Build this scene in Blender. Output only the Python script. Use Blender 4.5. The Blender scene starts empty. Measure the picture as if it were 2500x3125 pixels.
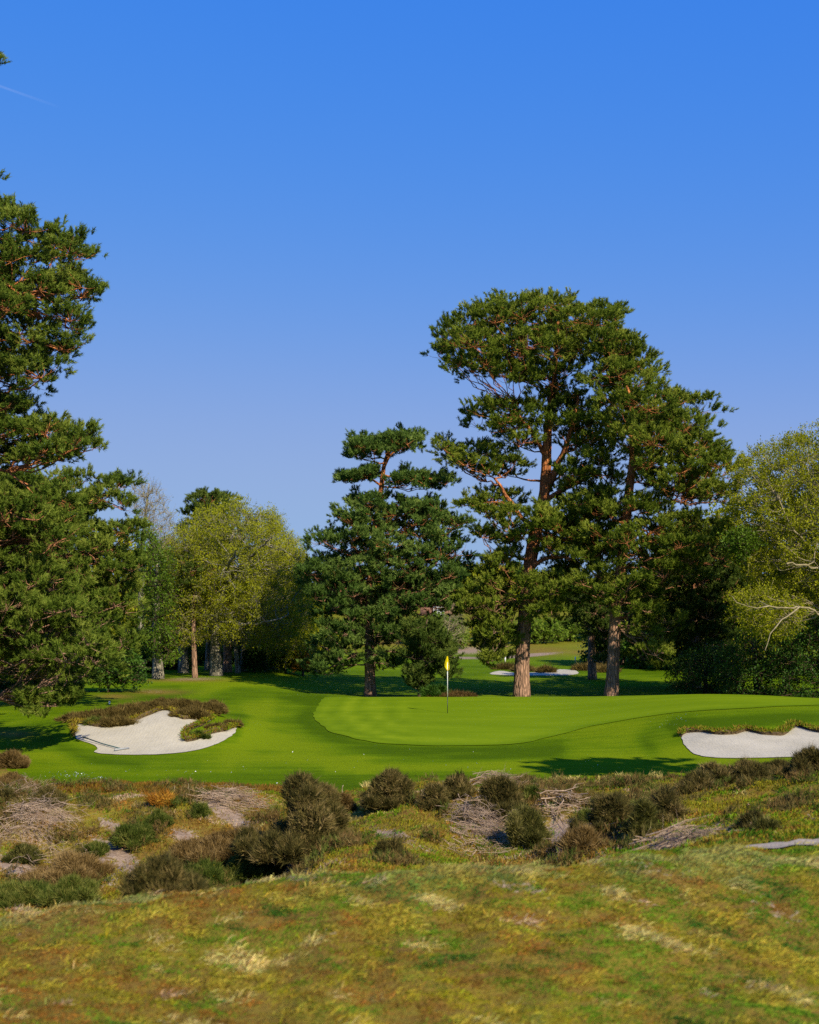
import bpy, math, random
import numpy as np
from mathutils import Vector
from mathutils.geometry import delaunay_2d_cdt

# ------------------------------------------------------------------ camera, sky, sun, exposure
SC = bpy.context.scene
COL = SC.collection
CAMZ = 4.1                       # eye height above the putting green
F = 4000.0                       # focal length in photo pixels (2500 x 3125)
CX, HY = 1250.0, 1850.0          # principal column, horizon row

cam_d = bpy.data.cameras.new("camera")
cam_d.sensor_fit = 'VERTICAL'
cam_d.sensor_height = 36.0
cam_d.lens = F / 3125.0 * 36.0
cam_d.shift_y = (HY - 1562.5) / 3125.0
cam_d.clip_start = 0.1
cam_d.clip_end = 20000.0
cam_d.dof.use_dof = True
cam_d.dof.focus_distance = 38.0
cam_d.dof.aperture_fstop = 1.7
cam = bpy.data.objects.new("camera", cam_d)
COL.objects.link(cam)
cam.location = (0, 0, CAMZ)
cam.rotation_euler = (math.radians(90), 0, 0)
SC.camera = cam

SUN_EL = math.radians(36)
SUN_AZ = math.radians(149)       # clockwise from +Y: behind the camera, to the right
world = bpy.data.worlds.new("World")
SC.world = world
world.use_nodes = True
wn = world.node_tree
wn.nodes.clear()
sky = wn.nodes.new("ShaderNodeTexSky")
sky.sky_type = 'NISHITA'
sky.sun_disc = False
sky.sun_elevation = SUN_EL
sky.sun_rotation = SUN_AZ
sky.altitude = 0
sky.air_density = 0.75
sky.dust_density = 0.0
sky.ozone_density = 3.5
hs = wn.nodes.new("ShaderNodeHueSaturation")
hs.inputs['Hue'].default_value = .515
hs.inputs['Saturation'].default_value = 1.28
hs.inputs['Value'].default_value = 1.0
bg = wn.nodes.new("ShaderNodeBackground")
bg.inputs['Strength'].default_value = 0.142
wo = wn.nodes.new("ShaderNodeOutputWorld")
wn.links.new(sky.outputs[0], hs.inputs['Color'])
# spring sky seen through the camera's tone curve: each channel compressed a little towards the horizon
sep = wn.nodes.new("ShaderNodeSeparateColor"); com = wn.nodes.new("ShaderNodeCombineColor")
wn.links.new(hs.outputs[0], sep.inputs[0])
def wmath(op, x, val):
    n = wn.nodes.new("ShaderNodeMath"); n.operation = op; n.inputs[1].default_value = val
    wn.links.new(x, n.inputs[0]); return n.outputs[0]
for ch, (gain, power, top, hard) in enumerate(((.96, .97, .30, 3.0), (.505, .47, .48, 4.5), (.81, .05, 2.0, 4.0))):
    c = wmath('MULTIPLY', sep.outputs[ch], .212)
    c = wmath('MULTIPLY', wmath('POWER', c, power), gain)
    c = wmath('POWER', wmath('ADD', wmath('POWER', c, -hard), top ** -hard), -1 / hard)
    if ch == 0: red = c
    if ch == 2:                     # a touch less blue where the sky is palest
        k = wmath('ADD', wmath('MULTIPLY', red, -.55), 1.04)
        m = wn.nodes.new("ShaderNodeMath"); m.operation = 'MULTIPLY'
        wn.links.new(c, m.inputs[0]); wn.links.new(k, m.inputs[1]); c = m.outputs[0]
    wn.links.new(wmath('MULTIPLY', c, 1 / .212), com.inputs[ch])
wn.links.new(com.outputs[0], bg.inputs[0])
wn.links.new(bg.outputs[0], wo.inputs[0])

sun_d = bpy.data.lights.new("sun", 'SUN')
sun_d.energy = 4.9
sun_d.angle = math.radians(0.53)
sun_d.color = (1.0, 0.91, 0.72)
sun = bpy.data.objects.new("sun", sun_d)
COL.objects.link(sun)
to_sun = Vector((math.sin(SUN_AZ) * math.cos(SUN_EL), math.cos(SUN_AZ) * math.cos(SUN_EL), math.sin(SUN_EL)))
sun.rotation_euler = to_sun.to_track_quat('Z', 'Y').to_euler()
sun.location = (60, -60, 60)

SC.view_settings.view_transform = 'Standard'
SC.view_settings.look = 'None'
SC.view_settings.exposure = 0.58
SC.view_settings.gamma = 1.0
SC.view_settings.use_curve_mapping = False
SC.cycles.use_denoising = False
SC.cycles.max_bounces = 6
SC.cycles.diffuse_bounces = 3
SC.cycles.glossy_bounces = 2
SC.cycles.transmission_bounces = 4
SC.cycles.transparent_max_bounces = 6

RNG = np.random.default_rng(7)

# ------------------------------------------------------------------ mesh helpers
class MB:
    """Collects triangles, quads and tubes and links them as ONE mesh object."""
    def __init__(self):
        self.v, self.t, self.q, self.a, self.n = [], [], [], [], 0
    def add(self, v, tris=None, quads=None, tint=0.5):
        v = np.asarray(v, dtype=np.float32).reshape(-1, 3)
        if tris is not None and len(tris):
            self.t.append(np.asarray(tris, dtype=np.int32).reshape(-1, 3) + self.n)
        if quads is not None and len(quads):
            self.q.append(np.asarray(quads, dtype=np.int32).reshape(-1, 4) + self.n)
        self.v.append(v)
        self.a.append(np.broadcast_to(np.asarray(tint, dtype=np.float32), (len(v),)).copy())
        self.n += len(v)
    def tube(self, pts, rad, sides=6, tint=0.5, cap=True, rough=0.0, rng=RNG):
        pts = np.asarray(pts, dtype=np.float64)
        k = len(pts)
        rad = np.broadcast_to(np.asarray(rad, dtype=np.float64), (k,))
        tan = np.gradient(pts, axis=0)
        tan /= np.linalg.norm(tan, axis=1, keepdims=True) + 1e-9
        ref = np.array([0.31, 0.95, 0.05]) if abs(tan[:, 1]).max() < 0.9 else np.array([0.95, 0.2, 0.1])
        u = np.cross(tan, ref)
        u /= np.linalg.norm(u, axis=1, keepdims=True) + 1e-9
        w = np.cross(tan, u)
        ang = np.arange(sides) * 2 * math.pi / sides
        r = rad[:, None] * np.ones((1, sides))
        if rough:
            r = r * (1 + rough * rng.normal(size=r.shape))
        ring = pts[:, None, :] + r[..., None] * (np.cos(ang)[None, :, None] * u[:, None, :] + np.sin(ang)[None, :, None] * w[:, None, :])
        i = np.arange(k - 1)[:, None] * sides
        j = np.arange(sides)[None, :]
        j2 = (j + 1) % sides
        quads = np.stack([i + j, i + j2, i + sides + j2, i + sides + j], -1).reshape(-1, 4)
        v = ring.reshape(-1, 3)
        tris = []
        if cap:
            v = np.vstack([v, pts[-1:], pts[:1]])
            b = (k - 1) * sides
            tris = [(b + a, b + (a + 1) % sides, k * sides) for a in range(sides)] + [((a + 1) % sides, a, k * sides + 1) for a in range(sides)]
        self.add(v, tris, quads, tint)
    def box(self, c, s, rz=0.0, tint=0.5):
        c = np.asarray(c, float); h = np.asarray(s, float) / 2
        v = np.array([[x, y, z] for x in (-1, 1) for y in (-1, 1) for z in (-1, 1)], float) * h
        cs, sn = math.cos(rz), math.sin(rz)
        v = np.stack([v[:, 0] * cs - v[:, 1] * sn, v[:, 0] * sn + v[:, 1] * cs, v[:, 2]], -1) + c
        self.add(v, None, [(0, 1, 3, 2), (4, 6, 7, 5), (0, 4, 5, 1), (2, 3, 7, 6), (0, 2, 6, 4), (1, 5, 7, 3)], tint)
    def build(self, name, mat, parent=None, smooth=False, base=None):
        me = bpy.data.meshes.new(name)
        v = np.concatenate(self.v) if self.v else np.zeros((0, 3), np.float32)
        if base is not None:
            v = v - np.asarray(base, dtype=np.float32)
        t = np.concatenate(self.t) if self.t else np.zeros((0, 3), np.int32)
        q = np.concatenate(self.q) if self.q else np.zeros((0, 4), np.int32)
        me.vertices.add(len(v)); me.vertices.foreach_set("co", v.astype(np.float32).ravel())
        loops = np.concatenate([t.ravel(), q.ravel()])
        me.loops.add(len(loops)); me.loops.foreach_set("vertex_index", loops.astype(np.int32))
        ls = np.concatenate([np.arange(len(t)) * 3, len(t) * 3 + np.arange(len(q)) * 4]).astype(np.int32)
        me.polygons.add(len(ls)); me.polygons.foreach_set("loop_start", ls)
        if smooth:
            me.polygons.foreach_set("use_smooth", np.ones(len(ls), bool))
        me.update(calc_edges=True)
        at = me.attributes.new("tint", 'FLOAT', 'POINT')
        at.data.foreach_set("value", np.concatenate(self.a).astype(np.float32) if self.a else np.zeros(0, np.float32))
        me.materials.append(mat)
        o = bpy.data.objects.new(name, me)
        COL.objects.link(o)
        if parent is not None:
            o.parent = parent
        return o

def tag(o, label=None, cat=None, group=None, kind=None):
    if label: o["label"] = label
    if cat: o["category"] = cat
    if group: o["group"] = group
    if kind: o["kind"] = kind
    return o

def empty(name, loc, label, cat, group=None):
    o = bpy.data.objects.new(name, None)
    COL.objects.link(o)
    o.location = tuple(float(a) for a in loc)
    o.empty_display_size = 0.2
    return tag(o, label, cat, group)

def unit(a):
    return a / (np.linalg.norm(a, axis=-1, keepdims=True) + 1e-9)

# ------------------------------------------------------------------ smooth value noise (numpy)
_perm = np.random.default_rng(3).random((256, 256)).astype(np.float64)
def vnoise(x, y):
    x = np.asarray(x, float); y = np.asarray(y, float)
    xi = np.floor(x).astype(int); yi = np.floor(y).astype(int)
    fx = x - xi; fy = y - yi
    fx = fx * fx * (3 - 2 * fx); fy = fy * fy * (3 - 2 * fy)
    a = _perm[xi % 256, yi % 256]; b = _perm[(xi + 1) % 256, yi % 256]
    c = _perm[xi % 256, (yi + 1) % 256]; d = _perm[(xi + 1) % 256, (yi + 1) % 256]
    return (a * (1 - fx) + b * fx) * (1 - fy) + (c * (1 - fx) + d * fx) * fy
def fbm(x, y, o=4):
    s = 0; amp = 0.5; tot = 0
    for i in range(o):
        s = s + amp * vnoise(x * 2 ** i + 17.3 * i, y * 2 ** i + 5.1 * i); tot += amp; amp *= 0.55
    return s / tot
def sstep(a, b, x):
    t = np.clip((x - a) / (b - a), 0, 1)
    return t * t * (3 - 2 * t)

# ------------------------------------------------------------------ terrain: surveyed profiles, one list per bearing
# each entry (distance, height); a height above 100 is the photo row at which that ground is seen
FAR = [(70, -.5), (95, -.65), (130, -.75), (170, .3), (220, 2.3), (300, 6), (700, 16), (2500, 30)]
FARL = [(60, .05), (70, 0), (80, .02), (95, .1), (130, .3), (170, 1), (300, 5), (700, 14), (2500, 30)]
PROF = {
 -1500: [(1, 2.6), (3, 2.45), (5, 1.95), (6.6, 1.5), (8, 1.5), (9.5, 1.55), (11, 1.55), (14, 0.4), (17, 0), (22, -0.2), (26, 0.1), (30, 0), (36, 0.05), (50, 0.1)] + FARL,
 0: [(1, 2.6), (3, 2.45), (5, 1.95), (6.6, 1.5), (8, 3140), (9.5, 2965), (11.0, 2795), (12.2, 1.25), (14, 0.35), (17.5, -0.25), (20.3, -0.55), (21.6, 2690.0), (22.6, 2605.0), (23.6, 2515.0), (24.6, 2448), (25.5, 2430), (27.3, 2418), (30, 2398), (36, 2308), (42, 0.1), (50, 0.15)] + FARL,
 250: [(1, 2.6), (3, 2.45), (5, 1.95), (6.6, 1.5), (8, 3140), (9.5, 2940), (11.0, 2748), (12.2, 1.25), (14, 0.45), (17.5, -0.25), (20.3, -0.4737804878048781), (21.6, 2677.8048780487807), (22.6, 2594.329268292683), (23.6, 2511.951219512195), (24.6, 2448), (25.5, 2430), (27.3, 2418), (30, 2400), (35, 2318), (37, 2280), (38.2, 2250), (39.3, 2212), (40.2, 0.6), (42, 0.5), (45, 0.3), (50, 0.15)] + FARL,
 400: [(1, 2.6), (3, 2.45), (5, 1.95), (6.6, 1.5), (8, 3140), (9.5, 2940), (11.0, 2728), (12.2, 1.4), (14, 0.5), (17.5, -0.25), (20.3, -0.4280487804878049), (21.6, 2670.487804878049), (22.6, 2587.9268292682927), (23.6, 2510.121951219512), (24.6, 2448), (25.5, 2430), (27.3, 2418), (30, 2400), (34, 2333), (36.2, 2306), (37, 2290), (38.2, 2252), (39.3, 2208), (40.2, 0.72), (42, 0.7), (45, 0.4), (50, 0.15)] + FARL,
 520: [(1, 2.6), (3, 2.45), (5, 1.95), (6.6, 1.5), (8, 3140), (9.5, 2940), (11.0, 2718), (12.2, 1.4), (14, 0.55), (17.5, -0.25), (20.3, -0.39146341463414636), (21.6, 2664.6341463414633), (22.6, 2582.8048780487807), (23.6, 2508.6585365853657), (24.6, 2448), (25.5, 2430), (27.3, 2418), (30, 2400), (34, 2333), (36.2, 2306), (37, 2286), (38.3, 2235), (39.6, 2170), (40.4, 0.98), (42, 0.9), (45, 0.5), (50, 0.15)] + FARL,
 680: [(1, 2.6), (3, 2.45), (5, 1.95), (6.6, 1.5), (8, 3140), (9.5, 2940), (11.0, 2702), (12.2, 1.4), (14, 0.6), (17.5, -0.25), (20.3, -0.3426829268292684), (21.6, 2656.829268292683), (22.6, 2575.9756097560976), (23.6, 2506.7073170731705), (24.6, 2448), (25.5, 2430), (27.3, 2418), (30, 2400), (34, 2334), (37, 2286), (39, 2240), (40, 2205), (41, 0.66), (43, 0.6), (47, 0.25), (52, 0.08)] + FARL,
 820: [(1, 2.6), (3, 2.45), (5, 1.95), (6.6, 1.5), (8, 3140), (9.5, 2940), (11.0, 2685), (12.2, 1.4), (14, 0.75), (17.5, -0.25), (20.3, -0.30000000000000004), (21.6, 2650.0), (22.6, 2570.0), (23.6, 2505.0), (24.6, 2448), (25.5, 2430), (27.3, 2418), (30, 2400), (34, 2333), (38, 2279), (42, 2240), (46, 2206), (50, 2178), (60, 2124)] + FARL[1:],
 1000: [(1, 2.6), (3, 2.45), (5, 1.95), (6.6, 1.5), (8, 3140), (9.5, 2880), (11.0, 2668), (14, 1.1), (17, 2640), (20, 2572), (23, 2510), (26, 2455), (28, 2425), (30, 2397), (35, 2318), (39, 2271), (45, 2215), (52, 2165), (59, 2124), (63, -0.3)] + FAR,
 1130: [(1, 2.6), (3, 2.45), (5, 1.95), (6.6, 1.5), (8, 3140), (9.5, 2880), (11.0, 2660), (14, 1.1), (17, 2642), (20, 2578), (22.5, 2520), (24.5, 2465), (26.3, 2420), (28, 2404), (30, 2388), (32, 2361), (36, 2304), (39.5, 2274), (45, 2212), (50, 2178), (59, 2124), (63, -0.4)] + FAR,
 1250: [(1, 2.6), (3, 2.45), (5, 1.95), (6.6, 1.5), (8, 3140), (9.5, 2880), (11.0, 2652), (14, 1.05), (17, 2645), (20, 2580), (21.4, 2530), (22.8, 2465), (24, 2425), (25, 2412), (27.5, 0.3), (30, 0), (32, 2361), (36, 2304), (39.5, 2277), (45, 2211), (50, 2178), (59, 2122), (63, -0.45)] + FAR,
 1450: [(1, 2.6), (3, 2.45), (5, 1.95), (6.6, 1.5), (8, 3140), (9.5, 2880), (11.0, 2640), (14, 0.95), (17, 0.45), (19.8, 2635), (21.2, 2560), (22.4, 2480), (23.4, 2420), (24.4, 2402), (28, 0.28), (30, 0.02), (32, 2361), (36, 2304), (39.5, 2277), (45, 2211), (50, 2178), (59, 2121), (63, -0.45)] + FAR,
 1700: [(1, 2.6), (3, 2.45), (5, 1.95), (6.6, 1.5), (8, 3140), (9.5, 2880), (11.0, 2622), (14, 0.95), (17, 0.4), (19.5, 2620), (20.8, 2560), (22, 2495), (23, 2445), (24.5, 2420), (27, 2400), (29.5, 2386), (32, 2361), (36, 2306), (40, 2262), (44, 2225), (50, 2180), (59, 2123), (63, -0.4)] + FAR,
 1950: [(1, 2.6), (3, 2.45), (5, 1.95), (6.6, 1.5), (8, 3140), (9.5, 2880), (11.3, 2600), (14, 1.2), (16.5, 2592), (19, 2540), (22, 2468), (24, 2425), (26, 2392), (28, 0.35), (30, 0.12), (32, 0.02), (36, 2306), (39, 2264), (42, 2222), (47, 2178), (52, 2146), (58, 2119), (62, -0.3)] + FAR,
 2150: [(1, 2.6), (3, 2.45), (5, 1.95), (6.6, 1.5), (8, 3140), (9.5, 2880), (11.3, 2600), (14, 2584), (16, 2545), (19, 2480), (21.5, 2425), (23, 2398), (25, 0.62), (28, 0.2), (31, 0.02), (34, 2318), (35.2, 2305), (36.5, 2275), (37.6, 2248), (39, 2226), (41, 2203), (44, 2176), (50, 2140), (57, 2114), (61, -0.2)] + FAR,
 2350: [(1, 2.6), (3, 2.45), (5, 1.95), (6.6, 1.5), (8, 3140), (9.5, 2880), (11.3, 2608), (13.5, 2582), (16, 2530), (19, 2460), (22, 2388), (24, 0.85), (27, 0.35), (31, 0.02), (34, 2316), (35.2, 2302), (36.5, 2272), (37.6, 2246), (39, 2222), (41, 2200), (44, 2165), (50, 2140), (57, 2120), (61, -0.2)] + FAR,
 2500: [(1, 2.6), (3, 2.45), (5, 1.95), (6.6, 1.5), (8, 3140), (9.5, 2880), (11.3, 2610), (13.5, 2570), (16, 2502), (19, 2422), (21.5, 2350), (24, 1.0), (28, 0.35), (31, 0.05), (34, 2314), (36, 2280), (38, 2240), (40, 2208), (43, 2175), (48, 2150), (55, 2131), (60, -0.2)] + FAR,
 4200: [(1, 2.6), (3, 2.45), (5, 1.95), (6.6, 1.5), (8, 1.5), (9.5, 1.55), (11, 1.55), (14, 1.8), (19, 1.6), (22, 1.5), (28, 1.0), (36, 0.8), (44, 0.7), (55, 0.4)] + FAR,
}
LD = np.linspace(math.log(1.0), math.log(2500), 700)
PXG = np.arange(-1500, 4201, 25.0)
_cols = []
for pxk, prof in PROF.items():
    d = np.array([p[0] for p in prof], float)
    z = np.array([CAMZ - (p[1] - HY) * p[0] / F if p[1] > 100 else p[1] for p in prof], float)
    zi = np.interp(LD, np.log(d), z)
    ker = np.exp(-0.5 * (np.arange(-9, 10) / 2.0) ** 2); ker /= ker.sum()
    zi = np.convolve(np.pad(zi, 9, mode='edge'), ker, 'valid')
    _cols.append(zi)
_keys = np.array(list(PROF.keys()), float)
_cols = np.array(_cols)
ZG = np.array([[0.0]])
ZG = np.stack([np.interp(PXG, _keys, _cols[:, j]) for j in range(len(LD))], 1)      # (px, d)
ker = np.exp(-0.5 * (np.arange(-6, 7) / 2.0) ** 2); ker /= ker.sum()
ZG = np.stack([np.convolve(np.pad(ZG[:, j], 6, mode='edge'), ker, 'valid') for j in range(len(LD))], 1)

def H0(x, y):
    y = np.maximum(np.asarray(y, float), 1.0); x = np.asarray(x, float)
    px = np.clip(CX + F * x / y, PXG[0], PXG[-1] - 1e-3)
    a = (px - PXG[0]) / 25.0
    b = np.clip((np.log(y) - LD[0]) / (LD[1] - LD[0]), 0, len(LD) - 1.001)
    ai = a.astype(int); bi = b.astype(int)
    ai = np.minimum(ai, len(PXG) - 2)
    fa = a - ai; fb = b - bi
    return (ZG[ai, bi] * (1 - fb) + ZG[ai, bi + 1] * fb) * (1 - fa) + (ZG[ai + 1, bi] * (1 - fb) + ZG[ai + 1, bi + 1] * fb) * fa

def heath_mask(x, y):
    """1 on the rough heath near the camera, 0 on mown turf."""
    px = CX + F * np.asarray(x, float) / np.maximum(y, 1.0)
    edge = np.interp(px, [-1500, 0, 150, 950, 1060, 1130, 1300, 1500, 1600, 2000, 2500], [30, 33, 29.4, 29.2, 27.5, 28.5, 30.0, 30.2, 30.3, 30.8, 31])
    n = (fbm(np.asarray(x) * 0.9, np.asarray(y) * 0.9) - 0.5) * 1.3
    return 1 - sstep(-.25, .25, y - edge + n)

def H(x, y):
    x = np.asarray(x, float); y = np.asarray(y, float)
    z = H0(x, y)
    hm = heath_mask(x, y)
    far = sstep(13, 18, y)
    z = z + hm * ((fbm(x * .9 + 9, y * .9, 4) - .5) * (.17 + .23 * far) + (fbm(x * 3.1, y * 3.1 + 40, 3) - .5) * (.09 + .03 * far))
    z = z + (1 - hm) * (fbm(x * .12 + 3, y * .12, 2) - .5) * .10 * sstep(60, 100, y)
    return z

def hit(px, py, dmin=12.0, dmax=400.0):
    """Where the sight line through a photo pixel first meets the ground beyond dmin."""
    d = np.exp(np.linspace(math.log(dmin), math.log(dmax), 3000))
    x = (px - CX) / F * d
    zr = CAMZ - (py - HY) / F * d
    g = H(x, d) - zr
    k = np.nonzero(g >= 0)[0]
    i = int(k[0]) if len(k) else int(np.argmax(g))
    return np.array([x[i], d[i], float(H(x[i], d[i]))])

def P(px, py, d):
    return np.array([(px - CX) / F * d, d, CAMZ - (py - HY) / F * d])
def proj(x, y, z):
    return CX + F * x / y, HY + F * (CAMZ - z) / y

# ------------------------------------------------------------------ materials
def new_mat(name):
    m = bpy.data.materials.new(name); m.use_nodes = True
    nt = m.node_tree; nt.nodes.clear()
    out = nt.nodes.new("ShaderNodeOutputMaterial")
    return m, nt, out
def ramp(nt, stops):
    r = nt.nodes.new("ShaderNodeValToRGB")
    el = r.color_ramp.elements
    while len(el) < len(stops): el.new(0.5)
    for e, (p, c) in zip(el, stops):
        e.position = p; e.color = (*c, 1)
    return r
def noise(nt, scale, detail=4, coord=None, rough=0.6, vec=None):
    n = nt.nodes.new("ShaderNodeTexNoise")
    n.inputs['Scale'].default_value = scale; n.inputs['Detail'].default_value = detail; n.inputs['Roughness'].default_value = rough
    if vec is not None: nt.links.new(vec, n.inputs['Vector'])
    return n
def attr(nt, name):
    a = nt.nodes.new("ShaderNodeAttribute"); a.attribute_name = name
    return a
def mixc(nt, f, a, b, mode='MIX'):
    m = nt.nodes.new("ShaderNodeMix"); m.data_type = 'RGBA'; m.blend_type = mode
    for sock, val in ((m.inputs[0], f), (m.inputs[6], a), (m.inputs[7], b)):
        if isinstance(val, (int, float)): sock.default_value = val
        elif isinstance(val, tuple): sock.default_value = (*val, 1)
        else: nt.links.new(val, sock)
    return m.outputs[2]
def math_n(nt, op, a, b=0.0):
    m = nt.nodes.new("ShaderNodeMath"); m.operation = op
    for s, v in ((m.inputs[0], a), (m.inputs[1], b)):
        if isinstance(v, (int, float)): s.default_value = v
        else: nt.links.new(v, s)
    return m.outputs[0]
def objcoord(nt, scale=(1, 1, 1)):
    c = nt.nodes.new("ShaderNodeTexCoord"); mp = nt.nodes.new("ShaderNodeMapping")
    mp.inputs['Scale'].default_value = scale
    nt.links.new(c.outputs['Object'], mp.inputs['Vector'])
    return mp.outputs[0]

def leaf_mat(name, stops, transl=0.3, rough=0.6, spec=0.07):
    m, nt, out = new_mat(name)
    a = attr(nt, "tint")
    r = ramp(nt, stops); nt.links.new(a.outputs['Fac'], r.inputs[0])
    p = nt.nodes.new("ShaderNodeBsdfPrincipled")
    p.inputs['Roughness'].default_value = rough; p.inputs['Specular IOR Level'].default_value = spec
    nt.links.new(r.outputs[0], p.inputs['Base Color'])
    t = nt.nodes.new("ShaderNodeBsdfTranslucent")
    tc = mixc(nt, 1.0, r.outputs[0], (1.0, 1.1, .45), 'MULTIPLY')
    nt.links.new(tc, t.inputs[0])
    mx = nt.nodes.new("ShaderNodeMixShader"); mx.inputs[0].default_value = transl
    nt.links.new(p.outputs[0], mx.inputs[1]); nt.links.new(t.outputs[0], mx.inputs[2])
    nt.links.new(mx.outputs[0], out.inputs[0])
    return m

def bark_mat(name, lo1, lo2, hi1=None, hi2=None, z0=5.0, z1=9.0, scale=5.0):
    m, nt, out = new_mat(name)
    v = objcoord(nt, (1, 1, .22))
    n = noise(nt, scale, 6, vec=v, rough=.7)
    vo = nt.nodes.new("ShaderNodeTexVoronoi"); vo.feature = 'DISTANCE_TO_EDGE'; vo.inputs['Scale'].default_value = scale * 1.6
    nt.links.new(v, vo.inputs['Vector'])
    cr = ramp(nt, [(.0, (0, 0, 0)), (.22, (1, 1, 1))]); nt.links.new(vo.outputs['Distance'], cr.inputs[0])
    base = ramp(nt, [(.3, lo1), (.7, lo2)]); nt.links.new(n.outputs['Fac'], base.inputs[0])
    col = base.outputs[0]
    if hi1 is not None:
        up = ramp(nt, [(.3, hi1), (.7, hi2)]); nt.links.new(n.outputs['Fac'], up.inputs[0])
        c = nt.nodes.new("ShaderNodeTexCoord"); sx = nt.nodes.new("ShaderNodeSeparateXYZ")
        nt.links.new(c.outputs['Object'], sx.inputs[0])
        mr = nt.nodes.new("ShaderNodeMapRange"); mr.inputs['From Min'].default_value = z0; mr.inputs['From Max'].default_value = z1
        nt.links.new(sx.outputs['Z'], mr.inputs['Value'])
        col = mixc(nt, mr.outputs[0], col, up.outputs[0])
    col = mixc(nt, math_n(nt, 'MULTIPLY', math_n(nt, 'SUBTRACT', 1.0, cr.outputs[0]), .55), col, (.03, .022, .018))
    p = nt.nodes.new("ShaderNodeBsdfPrincipled"); p.inputs['Roughness'].default_value = .9; p.inputs['Specular IOR Level'].default_value = .1
    nt.links.new(col, p.inputs['Base Color'])
    b = nt.nodes.new("ShaderNodeBump"); b.inputs['Strength'].default_value = .8; b.inputs['Distance'].default_value = .06
    nt.links.new(math_n(nt, 'ADD', cr.outputs[0], n.outputs['Fac']), b.inputs['Height'])
    nt.links.new(b.outputs[0], p.inputs['Normal'])
    nt.links.new(p.outputs[0], out.inputs[0])
    return m

def plain_mat(name, c1, c2, scale=20, rough=.6, spec=.3, bump=0.0):
    m, nt, out = new_mat(name)
    n = noise(nt, scale, 4, vec=objcoord(nt))
    r = ramp(nt, [(.3, c1), (.7, c2)]); nt.links.new(n.outputs['Fac'], r.inputs[0])
    p = nt.nodes.new("ShaderNodeBsdfPrincipled"); p.inputs['Roughness'].default_value = rough; p.inputs['Specular IOR Level'].default_value = spec
    nt.links.new(r.outputs[0], p.inputs['Base Color'])
    if bump:
        b = nt.nodes.new("ShaderNodeBump"); b.inputs['Strength'].default_value = bump; b.inputs['Distance'].default_value = .01
        nt.links.new(n.outputs['Fac'], b.inputs['Height']); nt.links.new(b.outputs[0], p.inputs['Normal'])
    nt.links.new(p.outputs[0], out.inputs[0])
    return m

M = {}
M['pine'] = leaf_mat('pine needles', [(0, (.026, .046, .004)), (.5, (.108, .150, .012)), (1, (.255, .275, .034))], .18)
M['pine_deep'] = leaf_mat('deep green pine needles', [(0, (.018, .036, .004)), (.5, (.082, .126, .012)), (1, (.215, .245, .034))], .16)
M['pine_blue'] = leaf_mat('blue green pine needles', [(0, (.016, .036, .007)), (.5, (.066, .118, .018)), (1, (.175, .232, .046))], .16)
M['pine_dark'] = leaf_mat('dark pine needles', [(0, (.016, .032, .006)), (.5, (.056, .088, .012)), (1, (.13, .165, .028))], .18)
M['holly'] = leaf_mat('dark evergreen leaves', [(0, (.012, .036, .004)), (.5, (.036, .086, .008)), (1, (.09, .17, .02))], .18, .5, .15)
M['ivy'] = leaf_mat('ivy leaves', [(0, (.026, .056, .003)), (.5, (.072, .125, .007)), (1, (.15, .22, .016))], .22, .5, .12)
M['oak'] = leaf_mat('young oak leaves', [(0, (.150, .155, .006)), (.5, (.275, .285, .011)), (1, (.41, .40, .022))], .40)
M['spring'] = leaf_mat('spring leaves', [(0, (.075, .125, .012)), (.5, (.14, .21, .02)), (1, (.24, .31, .035))], .38)
M['orange'] = leaf_mat('orange leaves', [(0, (.18, .07, .01)), (.5, (.40, .17, .02)), (1, (.55, .30, .04))], .3)
M['gorse'] = leaf_mat('gorse shoots', [(0, (.026, .026, .007)), (.45, (.095, .080, .022)), (.75, (.16, .118, .036)), (1, (.30, .215, .085))], .15)
M['gorse_green'] = leaf_mat('green gorse shoots', [(0, (.020, .034, .005)), (.5, (.070, .098, .013)), (1, (.21, .20, .045))], .18)
M['gorse_olive'] = leaf_mat('olive gorse shoots', [(0, (.024, .028, .006)), (.5, (.090, .088, .018)), (1, (.26, .22, .07))], .16)
M['heather'] = leaf_mat('heather shoots', [(0, (.045, .026, .007)), (.5, (.145, .088, .026)), (1, (.30, .20, .08))], .18)
M['lip_heather'] = leaf_mat('bunker lip heather', [(0, (.040, .028, .008)), (.5, (.115, .080, .022)), (1, (.21, .15, .045))], .2)
M['flower'] = leaf_mat('gorse flowers', [(0, (.55, .34, .01)), (1, (.75, .50, .02))], .2)
M['bark_pine'] = bark_mat('pine bark', (.22, .13, .085), (.49, .285, .18), (.30, .092, .026), (.66, .25, .085), 3.2, 8.0)
M['bark_grey'] = bark_mat('grey bark', (.16, .14, .095), (.38, .34, .25), scale=4)
M['bark_brown'] = bark_mat('brown bark', (.07, .045, .03), (.20, .12, .075), scale=5)
M['twig_pale'] = plain_mat('pale twigs', (.15, .12, .06), (.34, .28, .17), 6, .8, .1)
M['twig_dead'] = plain_mat('dead gorse twigs', (.20, .125, .075), (.46, .34, .235), 5, .8, .1)
M['twig_dark'] = plain_mat('dark twigs', (.05, .035, .025), (.13, .09, .06), 8, .8, .1)

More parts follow.
